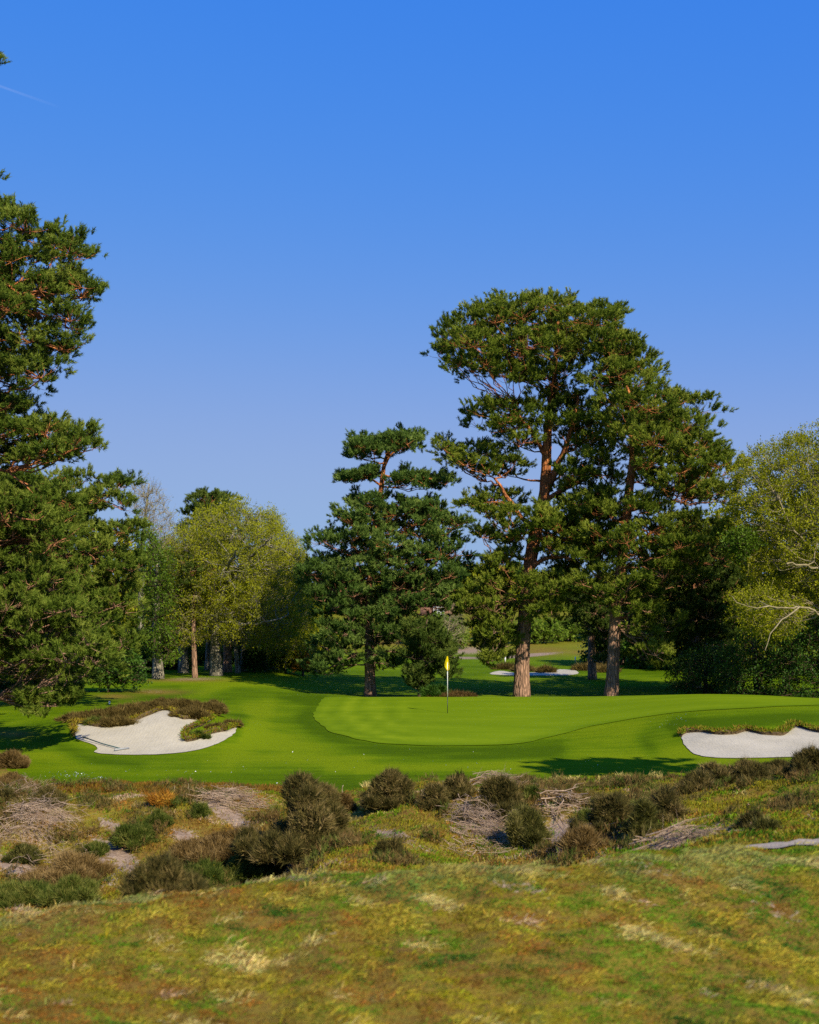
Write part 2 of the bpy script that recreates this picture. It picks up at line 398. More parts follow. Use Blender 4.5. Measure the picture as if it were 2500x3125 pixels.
def color_mat(name, transl=.2, rough=.6):
    """blades coloured one by one through a colour attribute"""
    m, nt, out = new_mat(name)
    a = attr(nt, "hue")
    p = nt.nodes.new("ShaderNodeBsdfPrincipled"); p.inputs['Roughness'].default_value = rough; p.inputs['Specular IOR Level'].default_value = .06
    nt.links.new(a.outputs['Color'], p.inputs['Base Color'])
    t = nt.nodes.new("ShaderNodeBsdfTranslucent"); nt.links.new(a.outputs['Color'], t.inputs[0])
    mx = nt.nodes.new("ShaderNodeMixShader"); mx.inputs[0].default_value = transl
    nt.links.new(p.outputs[0], mx.inputs[1]); nt.links.new(t.outputs[0], mx.inputs[2]); nt.links.new(mx.outputs[0], out.inputs[0])
    return m
M['blades'] = color_mat('grass blades')

def ground_mat():
    m, nt, out = new_mat('ground')
    v = objcoord(nt)
    n1 = noise(nt, .35, 5, vec=v); n2 = noise(nt, 2.2, 6, vec=v); n3 = noise(nt, 14, 5, vec=v); n4 = noise(nt, 60, 3, vec=v)
    va = objcoord(nt, (.25, 1.6, 1)); n5 = noise(nt, 1.4, 4, vec=va)
    # mown turf
    f1 = ramp(nt, [(.30, (.058, .104, .001)), (.50, (.104, .168, .0015)), (.70, (.165, .222, .003))])
    mixn = math_n(nt, 'ADD', math_n(nt, 'MULTIPLY', n1.outputs['Fac'], .45), math_n(nt, 'ADD', math_n(nt, 'MULTIPLY', n5.outputs['Fac'], .42), math_n(nt, 'ADD', math_n(nt, 'MULTIPLY', n3.outputs['Fac'], .24), -.055)))
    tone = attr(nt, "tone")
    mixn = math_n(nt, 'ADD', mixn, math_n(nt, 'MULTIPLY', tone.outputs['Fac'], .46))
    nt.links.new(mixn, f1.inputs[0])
    turf = mixc(nt, math_n(nt, 'MULTIPLY', n4.outputs['Fac'], .35), f1.outputs[0], (.03, .070, .001))
    # heath
    h1 = ramp(nt, [(.30, (.085, .050, .012)), (.43, (.165, .098, .022)), (.54, (.20, .150, .022)), (.66, (.115, .135, .014)), (.8, (.26, .21, .07))])
    nt.links.new(math_n(nt, 'ADD', math_n(nt, 'MULTIPLY', n2.outputs['Fac'], .55), math_n(nt, 'MULTIPLY', n3.outputs['Fac'], .45)), h1.inputs[0])
    heath = attr(nt, "heath")
    col = mixc(nt, heath.outputs['Fac'], turf, h1.outputs[0])
    # bare sandy earth
    s1 = ramp(nt, [(.3, (.15, .095, .060)), (.55, (.30, .215, .15)), (.75, (.44, .345, .265))])
    nt.links.new(math_n(nt, 'ADD', math_n(nt, 'MULTIPLY', n2.outputs['Fac'], .4), math_n(nt, 'MULTIPLY', n3.outputs['Fac'], .6)), s1.inputs[0])
    bare = attr(nt, "bare")
    bf = nt.nodes.new("ShaderNodeMapRange"); bf.inputs['From Min'].default_value = .40; bf.inputs['From Max'].default_value = .60
    nt.links.new(math_n(nt, 'ADD', bare.outputs['Fac'], math_n(nt, 'MULTIPLY', math_n(nt, 'SUBTRACT', n3.outputs['Fac'], .5), 1.7)), bf.inputs['Value'])
    col = mixc(nt, bf.outputs[0], col, s1.outputs[0])
    p = nt.nodes.new("ShaderNodeBsdfPrincipled"); p.inputs['Roughness'].default_value = .9; p.inputs['Specular IOR Level'].default_value = .02
    nt.links.new(col, p.inputs['Base Color'])
    b = nt.nodes.new("ShaderNodeBump"); b.inputs['Strength'].default_value = .5; b.inputs['Distance'].default_value = .05
    nt.links.new(math_n(nt, 'ADD', n4.outputs['Fac'], math_n(nt, 'MULTIPLY', n3.outputs['Fac'], math_n(nt, 'MULTIPLY', heath.outputs['Fac'], 2.0))), b.inputs['Height'])
    nt.links.new(b.outputs[0], p.inputs['Normal'])
    nt.links.new(p.outputs[0], out.inputs[0])
    return m
M['ground'] = ground_mat()

def green_mat():
    m, nt, out = new_mat('putting green')
    v = objcoord(nt); va = objcoord(nt, (.35, 1.2, 1))
    n1 = noise(nt, .5, 4, vec=va); n3 = noise(nt, 9, 5, vec=v); n4 = noise(nt, 70, 2, vec=v)
    tone = attr(nt, "tint")
    s = math_n(nt, 'ADD', math_n(nt, 'MULTIPLY', n1.outputs['Fac'], .6), math_n(nt, 'MULTIPLY', n3.outputs['Fac'], .4))
    s = math_n(nt, 'ADD', s, math_n(nt, 'MULTIPLY', math_n(nt, 'SUBTRACT', tone.outputs['Fac'], .5), .5))
    r = ramp(nt, [(.28, (.095, .152, .002)), (.5, (.135, .198, .003)), (.72, (.190, .250, .006))])
    nt.links.new(s, r.inputs[0])
    col = mixc(nt, math_n(nt, 'MULTIPLY', n4.outputs['Fac'], .2), r.outputs[0], (.07, .15, .01))
    p = nt.nodes.new("ShaderNodeBsdfPrincipled"); p.inputs['Roughness'].default_value = .85; p.inputs['Specular IOR Level'].default_value = .02
    nt.links.new(col, p.inputs['Base Color'])
    nt.links.new(p.outputs[0], out.inputs[0])
    return m
M['green'] = green_mat()

def sand_mat():
    m, nt, out = new_mat('bunker sand')
    v = objcoord(nt); va = objcoord(nt, (1, .3, 1))
    n1 = noise(nt, .9, 4, vec=v); n2 = noise(nt, 9, 6, vec=va, rough=.7); n3 = noise(nt, 55, 3, vec=v)
    s = math_n(nt, 'ADD', math_n(nt, 'MULTIPLY', n1.outputs['Fac'], .45), math_n(nt, 'ADD', math_n(nt, 'MULTIPLY', n2.outputs['Fac'], .3), math_n(nt, 'MULTIPLY', n3.outputs['Fac'], .25)))
    r = ramp(nt, [(.30, (.32, .285, .205)), (.5, (.42, .375, .28)), (.7, (.49, .44, .335))])
    nt.links.new(s, r.inputs[0])
    sp = ramp(nt, [(.60, (0, 0, 0)), (.70, (1, 1, 1))]); n5 = noise(nt, 7, 5, vec=va, rough=.8); nt.links.new(n5.outputs['Fac'], sp.inputs[0])
    col = mixc(nt, math_n(nt, 'MULTIPLY', sp.outputs[0], .16), r.outputs[0], (.36, .31, .25))
    p = nt.nodes.new("ShaderNodeBsdfPrincipled"); p.inputs['Roughness'].default_value = .95; p.inputs['Specular IOR Level'].default_value = .1
    nt.links.new(col, p.inputs['Base Color'])
    wv = nt.nodes.new('ShaderNodeTexWave'); wv.inputs['Scale'].default_value = 3.2; wv.inputs['Distortion'].default_value = 5.0; wv.inputs['Detail'].default_value = 2.0; wv.inputs['Detail Scale'].default_value = .6
    nt.links.new(objcoord(nt, (1.0, .7, 0)), wv.inputs['Vector'])
    b = nt.nodes.new("ShaderNodeBump"); b.inputs['Strength'].default_value = .5; b.inputs['Distance'].default_value = .035
    nt.links.new(math_n(nt, 'ADD', math_n(nt, 'MULTIPLY', wv.outputs['Fac'], .12), math_n(nt, 'ADD', n2.outputs['Fac'], math_n(nt, 'MULTIPLY', n3.outputs['Fac'], .6))), b.inputs['Height']); nt.links.new(b.outputs[0], p.inputs['Normal'])
    nt.links.new(p.outputs[0], out.inputs[0])
    return m
M['sand'] = sand_mat()
M['soil'] = plain_mat('dark turf edge soil', (.05, .034, .018), (.13, .09, .045), 14, .95, .05, .6)
M['gravel'] = plain_mat('path gravel', (.24, .19, .145), (.42, .345, .27), 30, .9, .1, .6)

# ------------------------------------------------------------------ ground sheet
def seg_dist(px, py, poly):
    """distance (photo pixels, rows stretched) of points to a polyline, used only to lay out mowing bands and bare soil"""
    best = np.full(np.shape(px), 1e9)
    for (ax, ay), (bx, by) in zip(poly[:-1], poly[1:]):
        vx, vy = bx - ax, (by - ay)
        t = np.clip(((px - ax) * vx + (py - ay) * vy) / (vx * vx + vy * vy + 1e-9), 0, 1)
        best = np.minimum(best, np.hypot(px - ax - t * vx, (py - ay - t * vy) * 1.0))
    return best

BARE = [  # bare sandy soil: photo column, row, half width, half height, slope, strength
 (60, 2650, 95, 34, .25, 1), (95, 2560, 80, 30, .3, .55), (350, 2600, 75, 32, .5, 1), (310, 2640, 60, 30, .3, .9), (340, 2520, 50, 20, .5, .95), (200, 2490, 70, 14, .3, .6),
 (160, 2500, 40, 14, .2, .7), (300, 2660, 70, 40, .3, .8), (690, 2480, 75, 26, .5, 1.05), (740, 2520, 50, 30, .6, .9), (640, 2465, 50, 16, .3, .6), (560, 2550, 55, 26, .1, .8), (400, 2650, 60, 36, .4, .8), (900, 2660, 60, 30, .2, .9),
 (1740, 2545, 75, 50, .35, 1.1), (1690, 2580, 60, 40, .3, .95), (1790, 2590, 60, 25, .2, .8), (1200, 2548, 75, 17, .25, .95), (1290, 2590, 90, 14, .2, .5), (2210, 2530, 40, 28, .5, .6), (1930, 2560, 90, 25, .1, .55), (2060, 2560, 60, 30, .3, .7), (2480, 2490, 25, 24, .3, .5),
 (1560, 2705, 95, 20, .3, .62), (2360, 2775, 90, 26, .55, .6), (1980, 2650, 110, 24, .5, .5), (1840, 2710, 90, 22, .4, .35), (60, 2850, 30, 20, .3, .4), (1630, 2710, 60, 22, .4, .6), (2090, 2650, 60, 20, .4, .5), (2430, 2800, 60, 22, .5, .55), (1040, 2850, 60, 20, .2, .5), (1250, 2790, 60, 14, .2, .4),
 (1600, 2001, 110, 5, -.08, 1.1), (1420, 1985, 120, 14, .0, .75), (1380, 2008, 140, 4, .0, .9), (590, 2072, 120, 7, -.02, .55), (470, 2110, 60, 10, 0, .35), (1735, 1944, 22, 10, 0, .9),
]
BANDS = [([(760, 2160), (780, 2230), (900, 2300), (1100, 2330)], 34, .35), ([(560, 2100), (700, 2090), (860, 2075)], 10, .35), ([(1100, 2350), (1400, 2345), (1700, 2335), (1950, 2320)], 16, .3), ([(150, 2250), (260, 2320), (420, 2340)], 22, -.25), ([(1450, 2090), (1900, 2085)], 10, .2),   # mowing bands and darker swards: polyline in photo pixels, half width, tone
 ([(540, 2150), (600, 2120), (680, 2095), (720, 2075), (1000, 2045)], 16, .5), ([(330, 2130), (600, 2125)], 12, -.25),
 ([(900, 2135), (960, 2140), (985, 2130)], 14, -.4), ([(955, 2160), (930, 2190), (960, 2225), (1060, 2270), (1250, 2300), (1500, 2300), (1700, 2285)], 30, -.55),
 ([(820, 2140), (800, 2200), (770, 2260), (700, 2310)], 30, .35), ([(740, 2180), (720, 2240)], 20, -.3),
 ([(0, 2230), (150, 2270), (300, 2320), (600, 2330)], 18, -.3), ([(100, 2310), (400, 2350), (700, 2350)], 14, .2),
 ([(1000, 2350), (1300, 2340), (1600, 2330)], 12, .35), ([(900, 2372), (1200, 2370), (1500, 2375)], 10, -.2), ([(1990, 2290), (1960, 2250), (2000, 2225), (2100, 2205)], 24, -.45),
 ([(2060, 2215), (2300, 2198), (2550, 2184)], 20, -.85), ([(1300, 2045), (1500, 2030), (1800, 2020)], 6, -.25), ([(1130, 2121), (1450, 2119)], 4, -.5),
]
BROWN = [  # heather banks and unmown slopes far beyond the green: column, row, half width, half height
 (1430, 1962, 150, 22), (1650, 1985, 120, 18), (1150, 1960, 200, 16), (950, 1990, 60, 14), (1620, 1968, 60, 10), (1800, 1990, 100, 12), (480, 2112, 90, 8), (350, 2125, 60, 8), (300, 2208, 60, 16), (40, 2240, 60, 12), (560, 2076, 140, 5),
]
def paint(px, py):
    bare = np.zeros_like(px); tone = np.zeros_like(px); brown = np.zeros_like(px)
    for (cx, cy, rx, ry, sl, st) in BARE:
        u = (px - cx) / rx; w = (py - cy - sl * (px - cx)) / ry
        bare = np.maximum(bare, st * np.exp(-(u * u + w * w) * .9))
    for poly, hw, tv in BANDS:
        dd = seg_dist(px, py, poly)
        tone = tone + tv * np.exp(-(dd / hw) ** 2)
    for (cx, cy, rx, ry) in BROWN:
        brown = np.maximum(brown, np.exp(-((px - cx) / rx) ** 2 - ((py - cy) / ry) ** 2))
    return bare, tone, brown

def make_ground():
    pxc = np.unique(np.concatenate([np.arange(-6000, -400, 140.), np.arange(-400, 2900, 11.), np.arange(2900, 8500, 140.)]))
    lr = np.concatenate([np.arange(math.log(1.2), math.log(16), .014), np.arange(math.log(16), math.log(64), .0075), np.arange(math.log(64), math.log(2400), .02)])
    dr = np.exp(lr)
    PXm, Dm = np.meshgrid(pxc, dr)
    X = (PXm - CX) / F * Dm; Y = Dm
    Z = H(X, Y)
    mb = MB()
    n, m = X.shape
    idx = np.arange(n * m).reshape(n, m)
    q = np.stack([idx[:-1, :-1], idx[:-1, 1:], idx[1:, 1:], idx[1:, :-1]], -1).reshape(-1, 4)
    mb.add(np.stack([X, Y, Z], -1).reshape(-1, 3), None, q)
    o = mb.build("ground", M['ground'], smooth=True)
    px, py = proj(X.ravel(), Y.ravel(), Z.ravel())
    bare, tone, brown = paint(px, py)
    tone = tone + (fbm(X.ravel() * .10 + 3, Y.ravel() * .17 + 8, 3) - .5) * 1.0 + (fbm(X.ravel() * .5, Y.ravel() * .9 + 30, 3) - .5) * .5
    hm = heath_mask(X.ravel(), Y.ravel())
    hill = sstep(120, 150, Y.ravel()) * .55
    heath = np.clip(np.maximum(hm, np.maximum(brown, hill)), 0, 1)
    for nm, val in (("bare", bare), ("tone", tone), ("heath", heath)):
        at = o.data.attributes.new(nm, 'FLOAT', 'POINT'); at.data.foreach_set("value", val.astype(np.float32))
    tag(o, "rolling ground of mown turf, rough heath and far slopes", "ground", None, "structure")
    return o
ground = make_ground()

# ------------------------------------------------------------------ sheets laid on the ground
def smooth_poly(pts, closed=True, it=2):
    p = np.asarray(pts, float)
    for _ in range(it):
        q = np.roll(p, -1, 0)
        a = .75 * p + .25 * q; b = .25 * p + .75 * q
        p = np.stack([a, b], 1).reshape(-1, 2)
    return p
def inside(poly, x, y):
    poly = np.asarray(poly); c = np.zeros(np.shape(x), bool)
    x0, y0 = poly[:, 0], poly[:, 1]; x1, y1 = np.roll(x0, -1), np.roll(y0, -1)
    for a, b, cc, d in zip(x0, y0, x1, y1):
        if b == d: continue
        k = ((b > y) != (d > y)) & (x < (cc - a) * (y - b) / (d - b) + a)
        c ^= k
    return c
def edge_dist(poly, x, y):
    poly = np.asarray(poly); best = np.full(np.shape(x), 1e9)
    for (ax, ay), (bx, by) in zip(poly, np.roll(poly, -1, 0)):
        vx, vy = bx - ax, by - ay
        t = np.clip(((x - ax) * vx + (y - ay) * vy) / (vx * vx + vy * vy + 1e-12), 0, 1)
        best = np.minimum(best, np.hypot(x - ax - t * vx, y - ay - t * vy))
    return best
def sheet(name, poly, step, mat, lift, zfun=None, tintfun=None):
    poly = np.asarray(poly)
    (x0, y0), (x1, y1) = poly.min(0), poly.max(0)
    gx, gy = np.meshgrid(np.arange(x0, x1, step), np.arange(y0, y1, step))
    gx = (gx + RNG.uniform(-.2, .2, gx.shape) * step).ravel(); gy = (gy + RNG.uniform(-.2, .2, gy.shape) * step).ravel()
    k = inside(poly, gx, gy)
    gx, gy = gx[k], gy[k]
    k = edge_dist(poly, gx, gy) > step * .4
    pts = [Vector(p) for p in poly] + [Vector((a, b)) for a, b in zip(gx[k], gy[k])]
    n = len(poly)
    vs, _, fs, *_ = delaunay_2d_cdt(pts, [], [list(range(n))], 1, 1e-5)
    v = np.array([(a.x, a.y) for a in vs])
    e = edge_dist(poly, v[:, 0], v[:, 1])
    z = H(v[:, 0], v[:, 1]) + lift
    if zfun is not None: z = z + zfun(v[:, 0], v[:, 1], e)
    tint = tintfun(v[:, 0], v[:, 1], e) if tintfun is not None else .5
    mb = MB()
    f = np.array([list(a) for a in fs if len(a) == 3])
    a, b, c = v[f[:, 0]], v[f[:, 1]], v[f[:, 2]]
    cr = (b[:, 0] - a[:, 0]) * (c[:, 1] - a[:, 1]) - (b[:, 1] - a[:, 1]) * (c[:, 0] - a[:, 0])
    f[cr < 0] = f[cr < 0][:, ::-1]
    mb.add(np.column_stack([v, z]), f, None, tint)
    return mb.build(name, mat, smooth=True)

# putting green
gl = [(1000, 2124), (985, 2140), (962, 2165), (955, 2185), (965, 2205), (1000, 2230), (1060, 2252), (1150, 2267), (1250, 2275), (1400, 2277), (1540, 2274), (1640, 2262), (1720, 2240), (1800, 2218), (1900, 2199), (2000, 2183), (2100, 2172), (2200, 2166), (2300, 2162), (2420, 2155), (2560, 2149)]
gw = [hit(a, b, 30, 62)[:2] for a, b in gl]
back = [((px - CX) / F * d, d) for px, d in ((2560, 55.5), (2350, 57.5), (2150, 58), (2000, 58.8), (1850, 59), (1600, 59.3), (1300, 59.3), (1100, 59.2))]
GREEN = smooth_poly(gw + back)
GREEN = GREEN + (np.stack([vnoise(GREEN[:, 0] * 1.3, GREEN[:, 1] * 1.3), vnoise(GREEN[:, 0] * 1.3 + 40, GREEN[:, 1] * 1.3)], 1) - .5) * .25
def green_tint(x, y, e):
    px, py = proj(x, y, H(x, y))
    left = sstep(1330, 1150, px)
    return .5 - .32 * (1 - sstep(.15, .9, e)) + .30 * left * np.sin(e * 2 * math.pi / 1.05) + .12 * (fbm(x * .35, y * .2) - .5)
green = sheet("putting_green", GREEN, .45, M['green'], .018, None, green_tint)
tag(green, "smooth bright green putting surface with the flagstick on it", "putting green", None, "structure")

# bunkers
BUNK_L = [(217, 2208), (235, 2208), (255, 2214), (290, 2220), (330, 2221), (370, 2215), (400, 2205), (440, 2192), (470, 2180), (490, 2172), (505, 2168), (530, 2178), (545, 2193), (560, 2199), (585, 2196), (610, 2192), (640, 2184), (656, 2174),
          (656, 2190), (640, 2203), (615, 2217), (590, 2227), (568, 2238), (562, 2252), (564, 2268), (590, 2264), (620, 2252), (660, 2239), (690, 2235), (728, 2220), (718, 2238), (700, 2252), (670, 2269), (630, 2284), (580, 2295), (520, 2302), (450, 2305), (370, 2305), (310, 2302), (283, 2296), (300, 2287), (298, 2279), (272, 2268), (245, 2261), (231, 2254), (228, 2238), (222, 2222)]
BUNK_R = [(2080, 2243), (2083, 2262), (2098, 2288), (2120, 2304), (2160, 2312), (2200, 2315), (2300, 2315), (2400, 2312), (2500, 2308), (2580, 2298), (2600, 2262), (2560, 2246), (2500, 2238), (2470, 2231), (2445, 2221), (2430, 2217), (2415, 2228), (2400, 2241), (2385, 2247), (2350, 2245), (2320, 2243), (2300, 2236), (2280, 2232), (2260, 2237), (2245, 2243), (2210, 2245), (2180, 2243), (2150, 2236), (2120, 2237), (2095, 2238)]
BUNK_F = [(1490, 2058), (1506, 2051), (1530, 2047), (1560, 2053), (1600, 2055), (1632, 2052), (1650, 2056), (1690, 2050), (1703, 2043), (1730, 2044), (1756, 2045), (1770, 2056), (1740, 2061), (1680, 2062), (1600, 2062), (1540, 2061)]
BUNK_T = [(1786, 2011), (1800, 2008), (1822, 2009), (1824, 2012), (1800, 2013)]
def bunker(pxpoly, lab, dmin, dmax, step, it=2, rough=.03, dep=.05):
    w = np.array([hit(a, b, dmin, dmax)[:2] for a, b in pxpoly])
    w = smooth_poly(w, it=it)
    w = w + (np.stack([vnoise(w[:, 0] * 4, w[:, 1] * 4), vnoise(w[:, 0] * 4 + 50, w[:, 1] * 4)], 1) - .5) * rough * 2
    o = sheet("sand_bunker", w, step, M['sand'], .02, lambda x, y, e: .05 * (fbm(x * 2, y * 2) - .5) * np.clip(e * 2, 0, 1))
    tag(o, lab, "bunker", None, "structure")
    return w
bl = bunker(BUNK_L, "large white sand bunker under a heather lip with a rake lying in it", 33, 48, .22)
br = bunker(BUNK_R, "white sand bunker below the raised right side of the green, grass fringe on its lip", 33, 44, .22)
bf = bunker(BUNK_F, "low white bunker far behind the green, beyond the big pine's trunk", 75, 130, .5, 1)
bt = bunker(BUNK_T, "tiny sliver of white bunker far off beside the right pine's trunk", 100, 220, .8, 1)

# gravel path on the right
pl = [(2190, 2602), (2260, 2588), (2340, 2578), (2420, 2571), (2500, 2565), (2600, 2558)]
pu = [(2600, 2577), (2500, 2583), (2400, 2588), (2300, 2594), (2230, 2602)]
pw = [hit(a, b, 12.3, 20)[:2] for a, b in pl + pu]
o = sheet("path", smooth_poly(pw, it=1), .12, M['gravel'], .02)
tag(o, "pale gravel path along the foot of the heath bank", "path", None, "structure")

# ------------------------------------------------------------------ trees
def tufts(mb, C, D, L, W, k, spread, tint, rng):
    """needle or leaf clusters: k narrow triangles fanning from each centre"""
    n = len(C)
    if n == 0: return
    C = np.repeat(C, k, 0); D = np.repeat(D, k, 0)
    L = np.repeat(np.broadcast_to(L, (n,)), k); tint = np.repeat(np.broadcast_to(tint, (n,)), k)
    d = unit(D + spread * rng.normal(size=C.shape))
    side = unit(np.cross(d, rng.normal(size=C.shape)))
    L = L * rng.uniform(.7, 1.25, len(L))
    b = C + rng.normal(size=C.shape) * (L * .12)[:, None]
    v = np.stack([b - side * W * .5, b + side * W * .5, b + d * L[:, None]], 1).reshape(-1, 3)
    t = np.arange(len(C) * 3).reshape(-1, 3)
    tn = np.clip(np.repeat(tint + rng.normal(size=len(C)) * .10, 3), 0, 1)
    mb.add(v, t, None, tn)

def leaves(mb, C, D, L, W, tint, rng):
    """one diamond-shaped leaf per point"""
    n = len(C)
    if n == 0: return
    d = unit(D + .8 * rng.normal(size=C.shape))
    side = unit(np.cross(d, rng.normal(size=C.shape)))
    L = np.broadcast_to(L, (n,)) * rng.uniform(.6, 1.3, n)
    w = W * rng.uniform(.7, 1.2, n)
    m = C + d * (L * .5)[:, None]
    up = unit(np.cross(d, side)) * (L * .12)[:, None]
    v = np.stack([C, m - side * w[:, None] * .5 + up, C + d * L[:, None], m + side * w[:, None] * .5 + up], 1).reshape(-1, 3)
    q = np.arange(n * 4).reshape(-1, 4)
    mb.add(v, None, q, np.clip(np.repeat(np.broadcast_to(tint, (n,)), 4), 0, 1))

def fill_poly(poly, d, n, thick, rng, minr=0.0, depth0=0.0):
    """n points in the upright outline (photo pixels) at distance d, spread in depth like a rounded crown, kept apart"""
    poly = np.asarray(poly, float)
    (x0, y0), (x1, y1) = poly.min(0), poly.max(0)
    c = np.stack([rng.uniform(x0, x1, n * 30), rng.uniform(y0, y1, n * 30)], 1)
    k = inside(poly, c[:, 0], c[:, 1]); c = c[k]
    e = edge_dist(poly, c[:, 0], c[:, 1])
    k = e > minr * F / d * (.45 if d > 45 else .95)
    if k.sum() > n // 2: c, e = c[k], e[k]
    emax = max(e.max(), 1)
    prof = np.sqrt(np.clip(e / emax, 0, 1))
    off = rng.uniform(-1, 1, len(c)) * thick * (.25 + .75 * prof) + depth0
    y = d + off
    p = np.stack([(c[:, 0] - CX) / F * y, y, CAMZ - (c[:, 1] - HY) / F * y], 1)
    out = [0]                                         # farthest-point choice on a subset keeps them apart
    dist = np.linalg.norm(p - p[0], axis=1)
    for _ in range(min(n, len(p)) - 1):
        w = dist * rng.uniform(.75, 1.0, len(p))
        i = int(np.argmax(w)); out.append(i)
        dist = np.minimum(dist, np.linalg.norm(p - p[i], axis=1))
    return p[out]

class Skeleton:
    """trunk plus limbs that reach for the foliage"""
    def __init__(self, trunk_pts, trunk_rad, rng):
        self.rng = rng
        t = np.asarray(trunk_pts, float)
        seg = np.r_[0, np.cumsum(np.linalg.norm(np.diff(t, axis=0), axis=1))]
        s = np.linspace(0, seg[-1], max(12, int(seg[-1] / .45)))
        tp = np.stack([np.interp(s, seg, t[:, i]) for i in range(3)], 1)
        for _ in range(3): tp[1:-1] = .25 * tp[:-2] + .5 * tp[1:-1] + .25 * tp[2:]
        self.tp = tp; self.tr = np.interp(s, seg, trunk_rad)
        self.nodes = list(tp); self.rad = list(self.tr); self.is_trunk = [True] * len(tp)
        self.paths = []
    def reach(self, targets, rise=.35, tmin=.25, rlimb=.10, tip=.018, wob=.10, zlow=None):
        rng = self.rng
        tp = self.tp
        ax = np.array([np.min(np.linalg.norm(tp[:, :2] - p[:2], axis=1)) for p in targets])
        for i in np.argsort(ax):
            p = targets[i]
            N = np.asarray(self.nodes); R = np.asarray(self.rad)
            dv = p - N
            dist = np.linalg.norm(dv, axis=1)
            horiz = np.linalg.norm(dv[:, :2], axis=1)
            ideal = p[2] - rise * horiz
            cost = dist + .55 * np.abs(N[:, 2] - ideal) + 6.0 * (R < tip * 1.6) + .8 * np.maximum(0, N[:, 2] - p[2] - .3 * horiz)
            hbase = tp[0][2] + tmin * (tp[-1][2] - tp[0][2])
            cost = cost + 50 * (N[:, 2] < hbase)
            j = int(np.argmin(cost))
            a = N[j]; L = dist[j]
            if L < .15: continue
            k = max(4, int(L / .45) + 2)
            s = np.linspace(0, 1, k)[:, None]
            mid = a + (p - a) * .5 + np.array([0, 0, -.12 * L * (1 if p[2] >= a[2] else -1)])
            path = (1 - s) ** 2 * a + 2 * s * (1 - s) * mid + s ** 2 * p
            path[1:-1] += rng.normal(size=(k - 2, 3)) * wob * min(L, 2.5) * .35
            r0 = min(R[j] * .72, rlimb * (.25 + .16 * L))
            r0 = max(r0, tip * 1.3)
            rr = r0 + (tip - r0) * np.linspace(0, 1, k) ** .8
            self.paths.append((path, rr))
            self.nodes += list(path[1:]); self.rad += list(rr[1:])
    def trunk_mesh(self, sides=18, rough=.035):
        mb = MB()
        mb.tube(self.tp, self.tr, sides, rough=rough, rng=self.rng)
        return mb
    def limb_mesh(self, mb=None):
        mb = mb or MB()
        for p, r in self.paths:
            mb.tube(p, r, 6 if r[0] > .05 else 4, rough=.05, cap=False, rng=self.rng)
        return mb

def curve_px(pts):
    """[(column, row, distance)] -> world points"""
    return np.array([P(*p) for p in pts])

def pine_foliage(mb, tw, pads, rng, dens=1.0, tl=.17, tw_w=.026, k=7, sub=9, subr=.30, flat=.55, tone=.0, twig=.008):
    """each pad: (centre, radius). Sub-clumps of needle tufts on its upper shell, twigs leading to them."""
    C, D, T = [], [], []
    for c, r in pads:
        ns = max(5, int(sub * r ** 1.6 * rng.uniform(.85, 1.2)))
        u = unit(rng.normal(size=(ns, 3)))
        u[:, 2] = np.where(rng.random(ns) < .72, np.abs(u[:, 2]), u[:, 2])
        rad = rng.uniform(.45, 1.0, ns)[:, None] ** .7
        tilt = rng.normal(size=2) * .18
        sc = u * np.array([r, r, r * flat]) * rad
        sc[:, 2] += sc[:, 0] * tilt[0] + sc[:, 1] * tilt[1]
        q = c + sc
        pt = rng.normal() * .10
        for qi, ui in zip(q, u):
            ns_ = max(2, int(rng.uniform(5, 9) * dens)); m = ns_ * 6
            o = rng.normal(size=(ns_, 3)) * subr * np.array([.50, .50, .26])
            sd = unit(ui * np.array([.7, .7, .35]) + np.array([0, 0, .60]) + o * 1.2 + rng.normal(size=(ns_, 3)) * .30)
            ln = subr * rng.uniform(.5, 1.25, ns_)
            st = np.tile(np.linspace(0, 1, 6), ns_)
            g = np.repeat(o, 6, 0) + np.repeat(sd * ln[:, None], 6, 0) * st[:, None]
            C.append(qi + g)
            D.append(unit(np.repeat(sd, 6, 0) * .9 + rng.normal(size=(m, 3)) * .30))
            T.append(np.full(m, .44 + pt + tone + rng.normal() * .10) + np.repeat(rng.normal(size=ns_) * .08, 6) + st * .20)
            mid = (c + qi) * .5 + rng.normal(size=3) * .06 * r - np.array([0, 0, .10 * r])
            tw.tube([c - np.array([0, 0, .12 * r]), mid, qi], [twig * 1.5, twig * 1.1, twig * .6], 3, cap=False)
    if C:
        tufts(mb, np.concatenate(C), np.concatenate(D), tl, tw_w, k, .50, np.concatenate(T), rng)

